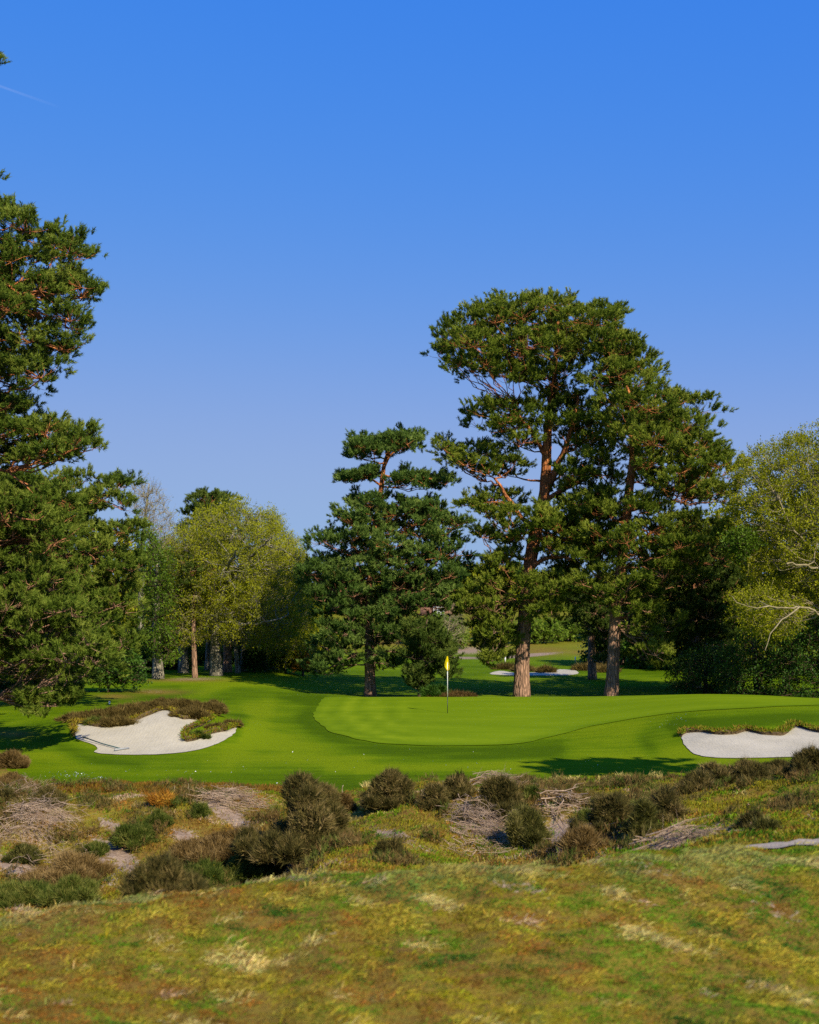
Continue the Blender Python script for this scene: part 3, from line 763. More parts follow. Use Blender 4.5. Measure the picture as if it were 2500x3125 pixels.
LOCAL = {}
def pine(name, label, trunk_px, radii, pad_groups, seed, mat='pine', bark='bark_pine', limbs_px=(), group='pines around the green', rise=.3, tmin=.25, dens=1.0, tl=.17, tw_w=.026, k=7, base_flare=1.25, sub=9, rlimb=.11, subr=.30):
    rng = np.random.default_rng(seed)
    tp = curve_px(trunk_px)
    base = tp[0].copy(); base[2] = float(H(base[0], base[1]))
    tp[0] = base - np.array([0, 0, .25])
    flare = tp[0] * .96 + tp[1] * .04; 
    sk = Skeleton(tp, radii, rng)
    h = sk.tp[:, 2] - base[2]
    sk.tr = sk.tr * (1 + (base_flare - 1) * np.exp(-np.maximum(h, 0) / .5))
    for lp, r0, r1 in limbs_px:
        q = curve_px(lp); s = np.r_[0, np.cumsum(np.linalg.norm(np.diff(q, axis=0), axis=1))]
        ss = np.linspace(0, s[-1], max(5, int(s[-1] / .4)))
        path = np.stack([np.interp(ss, s, q[:, i]) for i in range(3)], 1)
        for _ in range(2): path[1:-1] = .25 * path[:-2] + .5 * path[1:-1] + .25 * path[2:]
        path[1:-1] += rng.normal(size=(len(path) - 2, 3)) * .03
        rr = np.linspace(r0, r1, len(path))
        sk.paths.append((path, rr)); sk.nodes += list(path[1:]); sk.rad += list(rr[1:])
    pads = []
    for g in pad_groups:
        poly, n, r0, r1, thick = g[:5]
        d = g[5] if len(g) > 5 else trunk_px[0][2]
        pts = fill_poly(poly, d, int(n * 1.35), thick, rng, r0)
        for p in pts: pads.append((p, rng.uniform(r0 * .75, r1 * 1.12)))
    sk.reach(np.array([c - np.array([0, 0, .15 * r]) for c, r in pads]), rise=rise, tmin=tmin, rlimb=rlimb)
    e = empty(name, base, label, "tree", group)
    sk.trunk_mesh().build("trunk", M[bark], e, True, base)
    tw = sk.limb_mesh(); mb = MB()
    pine_foliage(mb, tw, pads, rng, dens, tl * .9, tw_w * 1.25, k, sub=sub, subr=subr * .85)
    tw.build("limbs", M[bark], e, True, base)
    mb.build("crown", M[mat], e, False, base)
    LOCAL[label] = e
    return e

def broadleaf(name, label, trunk_px, radii, groups, seed, mat='oak', bark='bark_grey', twig='bark_grey', limbs_px=(), group=None, ll=.09, lw=.06, rise=.5, tmin=.2, cl=.55, nl=120, twl=9, wob=.16, rlimb=.12, tip=.014, cat="tree", ntw_pale=True, tone=0.0, leafname="crown"):
    """groups: (outline px, number of twig clusters, depth half-thickness, distance)"""
    rng = np.random.default_rng(seed)
    tp = curve_px(trunk_px)
    base = tp[0].copy(); base[2] = float(H(base[0], base[1])); tp[0] = base - np.array([0, 0, .25])
    sk = Skeleton(tp, radii, rng)
    h = sk.tp[:, 2] - base[2]
    sk.tr = sk.tr * (1 + .3 * np.exp(-np.maximum(h, 0) / .5))
    for lp, r0, r1 in limbs_px:
        q = curve_px(lp); s = np.r_[0, np.cumsum(np.linalg.norm(np.diff(q, axis=0), axis=1))]
        ss = np.linspace(0, s[-1], max(5, int(s[-1] / .35)))
        path = np.stack([np.interp(ss, s, q[:, i]) for i in range(3)], 1)
        for _ in range(2): path[1:-1] = .25 * path[:-2] + .5 * path[1:-1] + .25 * path[2:]
        path[1:-1] += rng.normal(size=(len(path) - 2, 3)) * .06
        rr = np.linspace(r0, r1, len(path))
        sk.paths.append((path, rr)); sk.nodes += list(path[1:]); sk.rad += list(rr[1:])
    pts = []
    for poly, n, thick, d in groups:
        pts.append(fill_poly(poly, d, n, thick, rng, cl * .6))
    pts = np.concatenate(pts)
    sk.reach(pts, rise=rise, tmin=tmin, rlimb=rlimb, tip=tip, wob=wob)
    e = empty(name, base, label, cat, group)
    sk.trunk_mesh(14).build("trunk", M[bark], e, True, base)
    lm = sk.limb_mesh(); tm = lm; mb = MB()
    ctr = tp[-1] * .5 + tp[0] * .5
    C, D, T = [], [], []
    for p in pts:
        out = unit((p - ctr) * np.array([1, 1, .7]))
        t0 = .5 + tone + rng.normal() * .12
        for _ in range(twl):
            dv = unit(out * .55 + rng.normal(size=3) * .75 + np.array([0, 0, .25])) * cl * rng.uniform(.6, 1.5)
            m = p + dv * .5 + rng.normal(size=3) * .08 * cl
            e1 = p + dv
            tm.tube([p, m, e1], [tip * .8, tip * .55, tip * .3], 3, cap=False)
            nn = int(nl / twl * rng.uniform(.6, 1.4))
            if nn <= 0: continue
            s = rng.random(nn)[:, None] ** .7
            q = p + (m - p) * s * 2 * (s < .5) + ((m - p) + (e1 - m) * (s * 2 - 1)) * (s >= .5)
            C.append(q + rng.normal(size=(nn, 3)) * cl * .16)
            D.append(np.repeat(unit(dv)[None], nn, 0) + np.array([0, 0, .3]))
            T.append(np.full(nn, t0) + rng.normal(size=nn) * .14)
    lm.build("limbs", M[twig], e, True, base)
    if C:
        leaves(mb, np.concatenate(C), np.concatenate(D), ll, lw, np.concatenate(T), rng)
        mb.build(leafname, M[mat], e, False, base)
    return e

FR = 66.0
# --- big pine right of the flag
pine("scots_pine", "tallest pine, thick straight trunk right of the yellow flag, forked crown", 
     [(1592, 2117, 66), (1592, 2040, 66), (1598, 1940, 66), (1605, 1850, 66), (1612, 1750, 66), (1628, 1650, 66.2), (1650, 1570, 66.3), (1664, 1500, 66.3), (1668, 1400, 66.2), (1672, 1300, 66), (1690, 1180, 66), (1700, 1050, 66), (1705, 960, 66)],
     [.39, .375, .36, .345, .33, .33, .31, .28, .24, .20, .15, .09, .04],
     [([(1312, 1068), (1345, 1010), (1405, 955), (1500, 915), (1680, 896), (1740, 905), (1790, 940), (1800, 1050), (1760, 1150), (1700, 1190), (1600, 1185), (1500, 1165), (1400, 1140), (1330, 1125)], 62, .75, 1.25, 4.5),
      ([(1425, 1235), (1520, 1225), (1620, 1230), (1660, 1320), (1600, 1380), (1500, 1340), (1430, 1300)], 16, .55, .95, 3.0),
      ([(1312, 1328), (1360, 1335), (1440, 1355), (1520, 1372), (1600, 1400), (1570, 1450), (1480, 1465), (1400, 1440), (1345, 1395)], 15, .55, .9, 2.0),
      ([(1385, 1540), (1440, 1515), (1520, 1500), (1580, 1510), (1590, 1560), (1550, 1610), (1480, 1600)], 11, .5, .85, 2.5),
      ([(1450, 1630), (1540, 1590), (1620, 1600), (1630, 1660), (1570, 1720), (1490, 1690)], 9, .5, .8, 3.0),
      ([(1440, 1770), (1500, 1690), (1560, 1690), (1575, 1800), (1565, 1900), (1560, 1990), (1540, 2050), (1480, 2035), (1450, 1960), (1410, 1860), (1415, 1800)], 34, .5, .95, 2.6),
      ([(1640, 1660), (1720, 1570), (1800, 1550), (1850, 1610), (1800, 1750), (1750, 1880), (1680, 1900), (1650, 1840), (1660, 1720)], 30, .6, 1.0, 3.2),
      ([(1690, 1490), (1780, 1450), (1880, 1430), (1900, 1560), (1880, 1690), (1790, 1730), (1700, 1640)], 30, .6, 1.0, 3.2), ([(1580, 1790), (1640, 1750), (1720, 1800), (1700, 1900), (1620, 1890)], 10, .4, .7, .8, 63.5), ([(1600, 1560), (1680, 1540), (1730, 1600), (1650, 1640)], 8, .4, .7, .8, 63.5),
      ([(1650, 1180), (1760, 1180), (1850, 1280), (1860, 1420), (1760, 1490), (1710, 1470), (1700, 1380), (1650, 1260)], 24, .7, 1.1, 3.5)],
     11, dens=1.0, rise=.5,
     limbs_px=[([(1662, 1512, 66.3), (1700, 1430, 66), (1720, 1380, 65.8), (1750, 1300, 65.6), (1765, 1200, 65.5)], .20, .07),
               ([(1667, 1400, 66.2), (1640, 1340, 65.7), (1600, 1290, 65.3), (1560, 1240, 65)], .14, .05),
               ([(1660, 1530, 66.3), (1720, 1492, 65.7), (1810, 1450, 65.3)], .14, .06),
               ([(1640, 1615, 66.2), (1590, 1585, 65.8), (1560, 1540, 65.5), (1530, 1490, 65.2), (1510, 1460, 65)], .15, .06),
               ([(1640, 1640, 66.2), (1690, 1640, 65.5), (1740, 1650, 65), (1850, 1670, 64.5)], .12, .05),
               ([(1620, 1740, 66), (1660, 1700, 65.6), (1700, 1695, 65.2), (1750, 1710, 65)], .13, .05),
               ([(1636, 1625, 66.2), (1590, 1622, 65.4), (1560, 1650, 65)], .08, .03),
               ([(1619, 1712, 66.1), (1570, 1690, 65.5), (1500, 1690, 65)], .07, .03)])
# --- right pine
pine("scots_pine", "broad pine with a reddish upper trunk, second trunk right of the flag",
     [(1865, 2126, 64), (1872, 2020, 64), (1876, 1920, 64), (1882, 1820, 64), (1895, 1720, 64), (1906, 1640, 64), (1920, 1500, 64), (1935, 1380, 64), (1930, 1250, 64), (1890, 1100, 64), (1880, 990, 64)],
     [.32, .30, .285, .27, .255, .24, .21, .18, .14, .10, .04],
     [([(1795, 940), (1870, 928), (1890, 970), (1885, 1030), (1980, 1090), (2070, 1185), (2140, 1215), (2165, 1270), (2155, 1335), (2210, 1370), (2230, 1440), (2220, 1540), (2150, 1570), (2050, 1540), (1950, 1480), (1890, 1400), (1840, 1300), (1790, 1150), (1785, 1000)], 84, .75, 1.3, 4.5), ([(1850, 950), (1905, 955), (1935, 1130), (1870, 1160)], 9, .4, .7, .8, 62.6),
      ([(1840, 1500), (1950, 1510), (2080, 1560), (2195, 1590), (2200, 1680), (2100, 1770), (2000, 1790), (1950, 1740), (1850, 1730), (1790, 1650)], 36, .7, 1.15, 4.0),
      ([(1750, 1750), (1850, 1730), (1980, 1760), (2050, 1850), (2060, 1950), (2050, 2050), (1960, 2040), (1910, 1890), (1830, 1850), (1760, 1830)], 32, .6, 1.0, 3.2)],
     12, mat='pine', rise=.35, tmin=.2,
     limbs_px=[([(1900, 1690, 64), (1960, 1640, 63.5), (2040, 1600, 63)], .11, .05), ([(1915, 1560, 64), (1980, 1540, 63.5), (2060, 1530, 63)], .10, .05), ([(1884, 1800, 64), (1850, 1770, 63.5), (1800, 1740, 63)], .08, .04)])
# --- centre pine
pine("scots_pine", "shorter dark pine with a layered flat top, left of the yellow flag",
     [(1130, 2116, 66), (1128, 2000, 66), (1126, 1900, 66), (1128, 1800, 66), (1140, 1680, 66), (1150, 1580, 66), (1165, 1500, 66), (1167, 1440, 66), (1178, 1380, 66), (1200, 1350, 66)],
     [.27, .25, .24, .22, .20, .17, .13, .11, .08, .03],
     [([(1062, 1358), (1100, 1338), (1180, 1345), (1222, 1318), (1288, 1325), (1275, 1372), (1210, 1385), (1150, 1400), (1075, 1405)], 24, .4, .7, 1.6),
      ([(1018, 1460), (1060, 1442), (1140, 1428), (1160, 1442), (1110, 1468), (1050, 1485)], 11, .35, .55, 1.2),
      ([(1205, 1445), (1250, 1432), (1290, 1450), (1340, 1447), (1392, 1466), (1360, 1488), (1280, 1495), (1205, 1485)], 14, .35, .55, 1.4),
      ([(1060, 1520), (1085, 1500), (1150, 1510), (1250, 1522), (1340, 1535), (1425, 1590), (1415, 1620), (1340, 1605), (1260, 1595), (1150, 1570), (1065, 1575)], 24, .45, .75, 2.5),
      ([(962, 1650), (975, 1605), (1040, 1592), (1080, 1560), (1160, 1552), (1260, 1582), (1340, 1602), (1390, 1640), (1420, 1690), (1435, 1720), (1400, 1775), (1300, 1795), (1150, 1795), (1000, 1755), (962, 1700)], 58, .6, 1.0, 3.2),
      ([(925, 1800), (935, 1725), (965, 1705), (1100, 1740), (1300, 1765), (1415, 1780), (1415, 1850), (1350, 1875), (1250, 1880), (1270, 1940), (1200, 2045), (1150, 2060), (1160, 1990), (1080, 1990), (1070, 2055), (1000, 2075), (935, 2058), (960, 2000), (980, 1900), (960, 1850)], 78, .6, 1.0, 3.2)],
     13, mat='pine_blue', rise=.15, tmin=.12,
     limbs_px=[([(1166, 1440, 66), (1175, 1410, 65.9), (1190, 1380, 65.7), (1230, 1355, 65.5)], .08, .03), ([(1167, 1450, 66), (1195, 1455, 65.8), (1240, 1462, 65.5)], .07, .03), ([(1160, 1480, 66), (1120, 1455, 65.6), (1060, 1462, 65.2)], .06, .03)])
# --- low tree behind the flag
pine("young_pine", "small low pine with drooping boughs directly behind the flag",
     [(1282, 2112, 63), (1284, 2040, 63), (1290, 1980, 63), (1300, 1920, 63), (1305, 1890, 63)], [.12, .11, .09, .06, .03],
     [([(1245, 1905), (1300, 1885), (1365, 1950), (1400, 2035), (1385, 2085), (1330, 2050), (1300, 2060), (1240, 2010)], 26, .35, .6, 1.5), ([(1245, 2040), (1300, 2050), (1320, 2105), (1250, 2108)], 8, .3, .45, 1.0)],
     14, mat='pine_dark', bark='bark_brown', rise=-.2, tmin=.1, sub=14)
# --- left pines
pine("scots_pine", "huge near pine leaning in from the left edge, boughs drooping in front of the bunker",
     [(-150, 2330, 36), (-150, 2000, 36), (-140, 1600, 36), (-120, 1200, 36), (-110, 800, 36), (-120, 450, 36), (-130, 150, 36)], [.42, .38, .34, .28, .22, .13, .05],
     [([(-420, 420), (-60, 480), (20, 565), (100, 592), (112, 640), (165, 690), (215, 665), (262, 735), (298, 765), (295, 830), (310, 885), (280, 990), (225, 1110), (150, 1190), (60, 1230), (-400, 1250)], 120, .45, .8, 2.6),
      ([(-400, 1250), (100, 1255), (130, 1230), (150, 1265), (205, 1285), (308, 1295), (285, 1340), (325, 1380), (300, 1425), (200, 1445), (-400, 1450)], 56, .4, .7, 2.2), ([(-400, 1170), (80, 1190), (135, 1230), (150, 1290), (-400, 1310)], 24, .4, .65, 1.8),
      ([(-330, 240), (-120, 140), (0, 176), (12, 188), (-30, 215), (-200, 330)], 14, .3, .5, 1.0), ([(-70, 160), (6, 172), (13, 184), (-70, 205)], 6, .10, .17, .3),
      ([(-400, 1450), (100, 1460), (215, 1500), (220, 1700), (-400, 1700)], 75, .45, .75, 2.2),
      ([(-350, 1700), (0, 1660), (130, 1710), (245, 1800), (320, 1950), (330, 2040), (290, 2100), (210, 2125), (150, 2095), (110, 2075), (40, 2075), (-50, 2085), (-350, 2085)], 92, .4, .7, 2.0),
      ([(45, 2110), (110, 2110), (150, 2190), (108, 2212), (80, 2160), (45, 2165)], 14, .22, .32, .5), ([(150, 2100), (235, 2100), (232, 2130), (190, 2180), (170, 2150)], 12, .2, .3, .5)],
     15, mat='pine_deep', dens=1.0, tl=.12, tw_w=.016, k=7, rise=.1, tmin=.08, sub=20, subr=.21,
     limbs_px=[([(-125, 1350, 36), (-30, 1000, 35.5), (20, 960, 35.3), (60, 900, 35)], .12, .05)])
pine("scots_pine", "bushy olive pine standing behind the near left pine, dense to the ground",
     [(150, 2110, 52), (152, 1950, 52), (165, 1750, 52), (180, 1550, 52), (190, 1460, 52)], [.34, .30, .24, .14, .05],
     [([(-200, 1470), (100, 1432), (240, 1442), (385, 1475), (405, 1540), (425, 1650), (435, 1750), (415, 1850), (415, 1950), (355, 2020), (250, 2075), (100, 2085), (-200, 2080)], 165, .6, 1.0, 3.2)],
     16, mat='pine_deep', rise=.1, tmin=.12, tl=.15, tw_w=.022, sub=12, subr=.26)
pine("scots_pine", "dark pine top rising behind the yellow green oaks on the left",
     [(650, 2040, 94), (650, 1800, 94), (648, 1600, 94), (650, 1510, 94)], [.4, .34, .22, .06],
     [([(558, 1600), (600, 1505), (650, 1498), (702, 1518), (718, 1590), (700, 1700), (600, 1700), (560, 1640)], 30, .8, 1.2, 3.0)],
     17, mat='pine_dark', rise=.2, k=6, tl=.2, tw_w=.035)
pine("scots_pine", "slim pine with a red trunk at the edge of the left wood",
     [(596, 2058, 75), (592, 1980, 75), (590, 1900, 75), (592, 1800, 75), (596, 1700, 75)], [.145, .135, .12, .09, .04],
     [([(540, 1690), (600, 1660), (640, 1720), (620, 1830), (560, 1850)], 12, .6, .9, 2.0)],
     18, mat='pine_dark', bark='bark_pine', rise=.2, k=5)
pine("scots_pine", "dark red pine trunk in shade between the pale oak trunks",
     [(694, 2044, 81), (694, 1960, 81), (692, 1860, 81), (690, 1720, 81)], [.26, .24, .2, .07],
     [([(640, 1800), (700, 1740), (750, 1810), (720, 1900), (660, 1900)], 10, .7, 1.0, 2.0)],
     19, mat='pine_dark', rise=.2, k=5)
# --- right hand wood
pine("scots_pine", "dense dark pine behind the right trunk, boughs down to the grass",
     [(2120, 2080, 73), (2118, 1950, 73), (2120, 1800, 73), (2125, 1640, 73)], [.32, .28, .2, .06],
     [([(2000, 1660), (2120, 1625), (2225, 1610), (2255, 1700), (2270, 1850), (2250, 1990), (2200, 2060), (2080, 2060), (1990, 1960), (1960, 1800)], 85, .8, 1.2, 3.5)],
     20, mat='pine_dark', rise=.05, tmin=.1, k=6, tl=.19, tw_w=.032)
pine("scots_pine", "shaded pine with a bare dark trunk between the two big pine trunks",
     [(1808, 2052, 84), (1806, 1980, 84), (1804, 1900, 84), (1806, 1780, 84)], [.26, .24, .2, .06],
     [([(1740, 1840), (1800, 1800), (1870, 1840), (1880, 1950), (1870, 2030), (1830, 2040), (1830, 1960), (1770, 1930)], 32, .7, 1.1, 3.0)],
     21, mat='pine_dark', rise=.05, tmin=.2, k=6, tl=.19, tw_w=.032)
# --- broadleaved trees, left wood
broadleaf("oak", "broad yellow green oak with a stout pale trunk, left wood", [(660, 2058, 77), (658, 1980, 77), (662, 1880, 77), (680, 1780, 77), (700, 1690, 77), (712, 1620, 77)], [.34, .31, .27, .22, .16, .08],
     [([(545, 1640), (562, 1600), (640, 1562), (700, 1535), (760, 1545), (830, 1575), (858, 1625), (898, 1665), (928, 1705), (950, 1800), (940, 1890), (880, 1950), (800, 1975), (720, 1960), (620, 1940), (540, 1860), (525, 1760)], 330, 5.0, 77)],
     31, limbs_px=[([(664, 1870, 77), (720, 1900, 75), (790, 1905, 73.5), (850, 1890, 72.5)], .14, .04), ([(680, 1780, 77), (760, 1700, 75), (830, 1640, 74)], .16, .04), ([(700, 1690, 77), (740, 1620, 76), (760, 1570, 75.5)], .13, .04), ([(664, 1830, 77), (610, 1750, 75), (570, 1680, 74)], .14, .04), ([(670, 1810, 77), (690, 1740, 74), (720, 1680, 72)], .14, .04)], nl=280, cl=.64, twl=11, tip=.015, group="spring oaks in the woods")
broadleaf("oak", "pale budding oak whose branches overhang the red trunk, left wood", [(560, 2048, 80), (560, 1960, 80), (556, 1850, 80), (560, 1720, 80)], [.3, .27, .2, .08],
     [([(470, 1720), (520, 1650), (600, 1620), (650, 1700), (650, 1850), (620, 1960), (540, 1990), (490, 1960), (480, 1850)], 150, 3.2, 76)],
     32, nl=120, cl=.6, twig='twig_pale', group="spring oaks in the woods", tone=-.05)
broadleaf("oak", "rounded olive green oak at the right end of the left wood", [(840, 2042, 86), (842, 1950, 86), (845, 1850, 86), (850, 1720, 86)], [.3, .27, .2, .08],
     [([(770, 1600), (840, 1575), (900, 1655), (948, 1720), (955, 1850), (955, 1950), (930, 2010), (860, 2020), (790, 2000), (760, 1800)], 170, 4.0, 84)],
     33, nl=260, cl=.7, group="spring oaks in the woods")
broadleaf("birch", "almost bare pale birch standing above the left pines", [(430, 2040, 88), (430, 1850, 88), (436, 1650, 88), (450, 1520, 88), (455, 1475, 88)], [.24, .2, .14, .07, .03],
     [([(392, 1480), (432, 1462), (480, 1490), (525, 1560), (555, 1630), (540, 1700), (470, 1700), (410, 1600)], 95, 2.5, 88)],
     34, nl=14, cl=.7, twl=10, twig='twig_pale', group=None, rise=.9)
broadleaf("ivy_clad_tree", "bright green ivy clad tree with a pale trunk foot, left wood", [(484, 2056, 74), (480, 1990, 74), (476, 1900, 74), (478, 1800, 74), (480, 1680, 74)], [.30, .26, .22, .16, .06],
     [([(405, 1650), (450, 1610), (510, 1690), (535, 1800), (525, 1880), (530, 1960), (550, 2005), (480, 2010), (440, 1960), (435, 1850), (415, 1750)], 84, 2.2, 73)],
     35, mat='ivy', nl=130, cl=.6, ll=.12, lw=.09, twig='bark_brown')
for i, (px, py, d, r, lean, lab) in enumerate([(727, 2046, 80, .13, -14, "thin pale leaning trunk deep in the left wood, bare below its leaves"), (632, 2040, 83, .15, 6, "slender grey sapling in shade left of the stout oak trunk"), (741, 2046, 82, .17, 4, "brown sapling trunk right of the pale leaning one"),
                                            (812, 2042, 83, .08, 8, "thin stemmed sapling in the sunlit thicket, right part of the left wood")]):
    broadleaf("sapling", lab, [(px, py, d), (px + lean * .4, py - 60, d), (px + lean, py - 140, d), (px + lean, py - 200, d)], [r, r * .9, r * .7, r * .3],
        [([(px - 40, py - 190), (px + 40, py - 200), (px + 55, py - 110), (px - 45, py - 100)], 16, 1.2, d)], 40 + i, nl=70, cl=.5, group="saplings in the left wood")
# --- right oak with its long pale branches
broadleaf("oak", "wide olive oak at the right edge with long pale bare branches", [(2590, 2110, 60), (2590, 1950, 60), (2585, 1800, 60), (2570, 1600, 60), (2550, 1450, 60)], [.5, .44, .38, .25, .12],
     [([(2245, 1420), (2300, 1385), (2380, 1355), (2450, 1335), (2520, 1300), (2700, 1290), (2800, 1500), (2750, 1800), (2550, 1880), (2400, 1830), (2300, 1760), (2230, 1700), (2225, 1560), (2240, 1480)], 460, 4.5, 60),
      ([(2240, 1830), (2330, 1800), (2450, 1830), (2450, 1900), (2400, 1950), (2330, 1960), (2260, 1890)], 40, 1.8, 57)],
     36, twig='twig_pale', limbs_px=[([(2580, 1760, 60), (2500, 1690, 58), (2430, 1635, 57.2), (2405, 1570, 57), (2365, 1505, 57)], .085, .022), ([(2575, 1640, 60), (2510, 1620, 58), (2490, 1560, 57.5), (2490, 1460, 57.5)], .08, .02),
               ([(2590, 1880, 60), (2500, 1868, 56), (2440, 1852, 55), (2360, 1856, 54.5), (2290, 1850, 54), (2235, 1820, 54)], .085, .014), ([(2440, 1852, 55), (2400, 1890, 54.5), (2350, 1925, 54), (2335, 1985, 53.8)], .045, .012), ([(2580, 1740, 60), (2480, 1730, 56), (2400, 1720, 55)], .09, .03)],
     nl=270, cl=.58, ll=.09, lw=.06, tone=-.06, group="spring oaks in the woods")
broadleaf("holly", "small round bright green holly crown on a thin stem, right wood", [(2310, 2090, 66), (2300, 1950, 64), (2288, 1800, 62), (2275, 1690, 60)], [.12, .10, .08, .04],
     [([(2212, 1650), (2250, 1615), (2308, 1640), (2310, 1680), (2275, 1705), (2220, 1690)], 30, .9, 57)], 37, mat='ivy', nl=150, cl=.35, ll=.10, lw=.07, twig='bark_brown', rise=.3, tmin=.7)
for i, (poly, base, d, lab, mt, n) in enumerate([
    ([(2045, 2105), (2060, 2020), (2140, 1990), (2220, 1980), (2260, 2060), (2250, 2125), (2150, 2120)], (2150, 2120), 63, "low dark evergreen thicket where the shaded lawn meets the right wood", 'holly', 60),
    ([(2190, 2120), (2200, 2000), (2280, 1930), (2370, 1920), (2420, 2000), (2410, 2130), (2300, 2128)], (2310, 2125), 61, "glossy dark holly bush behind the right end of the green", 'holly', 80),
    ([(2370, 2135), (2380, 1960), (2440, 1880), (2560, 1860), (2700, 1870), (2720, 2140)], (2520, 2140), 59.5, "tall dark holly bush at the right edge behind the green", 'holly', 110),
    ([(2290, 1850), (2350, 1720), (2460, 1700), (2480, 1800), (2440, 1870)], (2390, 2130), 64, "leafy green holly showing behind the pale oak branches", 'ivy', 50)]):
    broadleaf("holly_bush", lab, [(base[0], base[1], d), (base[0] + 4, base[1] - 60, d), (base[0] - 4, min(p[1] for p in poly) + 40, d)], [.10, .08, .03], [(poly, n, 1.8, d)], 50 + i, mat=mt, nl=170, cl=.5, ll=.10, lw=.065, bark='bark_brown', twig='bark_brown', cat="bush", rise=.1, tmin=.05, group="hollies in the right wood", leafname="foliage")
# --- dark evergreen shrubs at the foot of the left wood
for i, (px, py, w, h, d, mt, lab) in enumerate([
    (420, 2058, 120, 130, 80, 'holly', "dark evergreen shrub filling the shade left of the ivy tree"), (530, 2050, 110, 90, 84, 'holly', "dark evergreen shrub between the ivy tree and the red trunk"),
    (620, 2046, 130, 110, 90, 'holly', "dark evergreen shrub in shade behind the stout oak trunk"), (775, 2046, 60, 70, 82, 'holly', "rounded dark green shrub at the sunny end of the left wood"),
    (720, 2046, 140, 100, 92, 'holly', "dark evergreen shrub behind the leaning trunk"), (870, 2044, 110, 60, 84, 'spring', "light green shrub by the lawn at the right end of the left wood"),
    (924, 2040, 46, 44, 83, 'orange', "small orange leaved shrub at the right end of the left wood"), (940, 2050, 80, 75, 90, 'holly', "dark shrub behind the orange one"), (330, 2085, 200, 110, 62, 'holly', "dark evergreen shrub under the bushy olive pine"), (100, 2120, 260, 110, 60, 'holly', "dark evergreen shrub beneath the left pines behind the white posts"), (820, 2044, 60, 80, 88, 'spring', "thin sunlit thicket of upright stems in the left wood")]):
    poly = [(px - w / 2, py), (px - w * .48, py - h * .6), (px - w * .2, py - h), (px + w * .25, py - h * .95), (px + w / 2, py - h * .5), (px + w / 2, py)]
    broadleaf("evergreen_shrub" if mt == 'holly' else "shrub", lab, [(px, py, d), (px + 2, py - h * .4, d), (px, py - h * .7, d)], [.07, .05, .02], [(poly, max(14, int(w * h * d * d / F / F * 16)), w / F * d * .35, d)], 60 + i, mat=mt, nl=130, cl=.45, ll=.13, lw=.08, bark='bark_brown', twig='bark_brown', cat="shrub", rise=.1, tmin=.05, group="shrubs under the left wood", leafname="foliage")
# --- woods closing the view behind: dark trees left, right and far
def back_tree(px, base_d, top, w, mt, seed, lab, group, bot=None, n=60, cl=1.0, ll=.3, lw=.22):
    b = HY + F * (CAMZ - float(H((px - CX) / F * base_d, base_d))) / base_d
    bot = b - 8 if bot is None else bot
    h = bot - top
    poly = [(px - w * .42, bot), (px - w * .52, bot - h * .35), (px - w * .36, bot - h * .75), (px - w * .1, top), (px + w * .15, top + h * .04), (px + w * .4, bot - h * .7), (px + w * .52, bot - h * .3), (px + w * .4, bot)]
    r = w / F * base_d * .035
    broadleaf("woodland_tree", lab, [(px, b, base_d), (px, b - (b - top) * .5, base_d), (px + 3, top + 12, base_d)], [r, r * .7, r * .2], [(poly, n, w / F * base_d * .4, base_d)], seed, mat=mt, nl=110, cl=cl, ll=ll, lw=lw, twl=6, bark='bark_brown', twig='bark_brown', rise=.3, tmin=.1, group=group, tip=.03)
_bt = [(-150, 100, 1560, 330, 'holly', "dark woodland tree far left behind the pines"), (110, 104, 1600, 300, 'holly', "dark woodland tree behind the bushy olive pine"), (330, 100, 1620, 260, 'oak', "olive woodland tree behind the birch"), (520, 106, 1660, 260, 'holly', "dark woodland tree behind the ivy clad tree"), (700, 108, 1640, 260, 'holly', "dark woodland tree behind the broad oak"), (860, 112, 1690, 180, 'oak', "olive woodland tree behind the rounded oak"),
       (2010, 100, 1700, 220, 'holly', "dark woodland tree behind the right trunk"), (2190, 96, 1560, 260, 'oak', "olive woodland tree behind the dense dark pine"), (2370, 92, 1480, 300, 'oak', "olive woodland tree behind the holly crown"), (2560, 90, 1450, 320, 'holly', "dark woodland tree at the far right edge"), (1900, 108, 1780, 200, 'holly', "dark woodland tree left of the dense dark pine")]
for i, (px, d, top, w, mt, lab) in enumerate(_bt):
    back_tree(px, d, top, w, mt, 80 + i, lab, "trees in the woods behind", n=85, cl=1.1)
_ft = [(900, 190, 1835, 120, 'oak'), (985, 230, 1790, 150, 'holly'), (1080, 260, 1775, 150, 'holly'), (1180, 250, 1770, 150, 'oak'), (1265, 255, 1750, 130, 'holly'), (1350, 265, 1765, 120, 'pine_dark'), (1425, 258, 1745, 110, 'holly'), (1500, 250, 1728, 130, 'oak'), (1590, 255, 1740, 130, 'holly'), (1690, 250, 1760, 130, 'oak'), (1780, 245, 1790, 120, 'holly'), (1865, 240, 1800, 130, 'oak'), (1960, 240, 1790, 140, 'holly')]
_fn = ["leftmost", "second from the left", "third from the left", "fourth from the left", "fifth from the left", "sixth from the left", "seventh from the left", "eighth from the left", "ninth from the left", "tenth from the left", "third from the right", "second from the right", "rightmost"]
for i, (px, d, top, w, mt) in enumerate(_ft):
    back_tree(px, d, top, w, mt, 100 + i, "%s of the small hazy trees along the distant hill top" % _fn[i], "trees on the distant hill", n=60, cl=1.9, ll=.6, lw=.45)
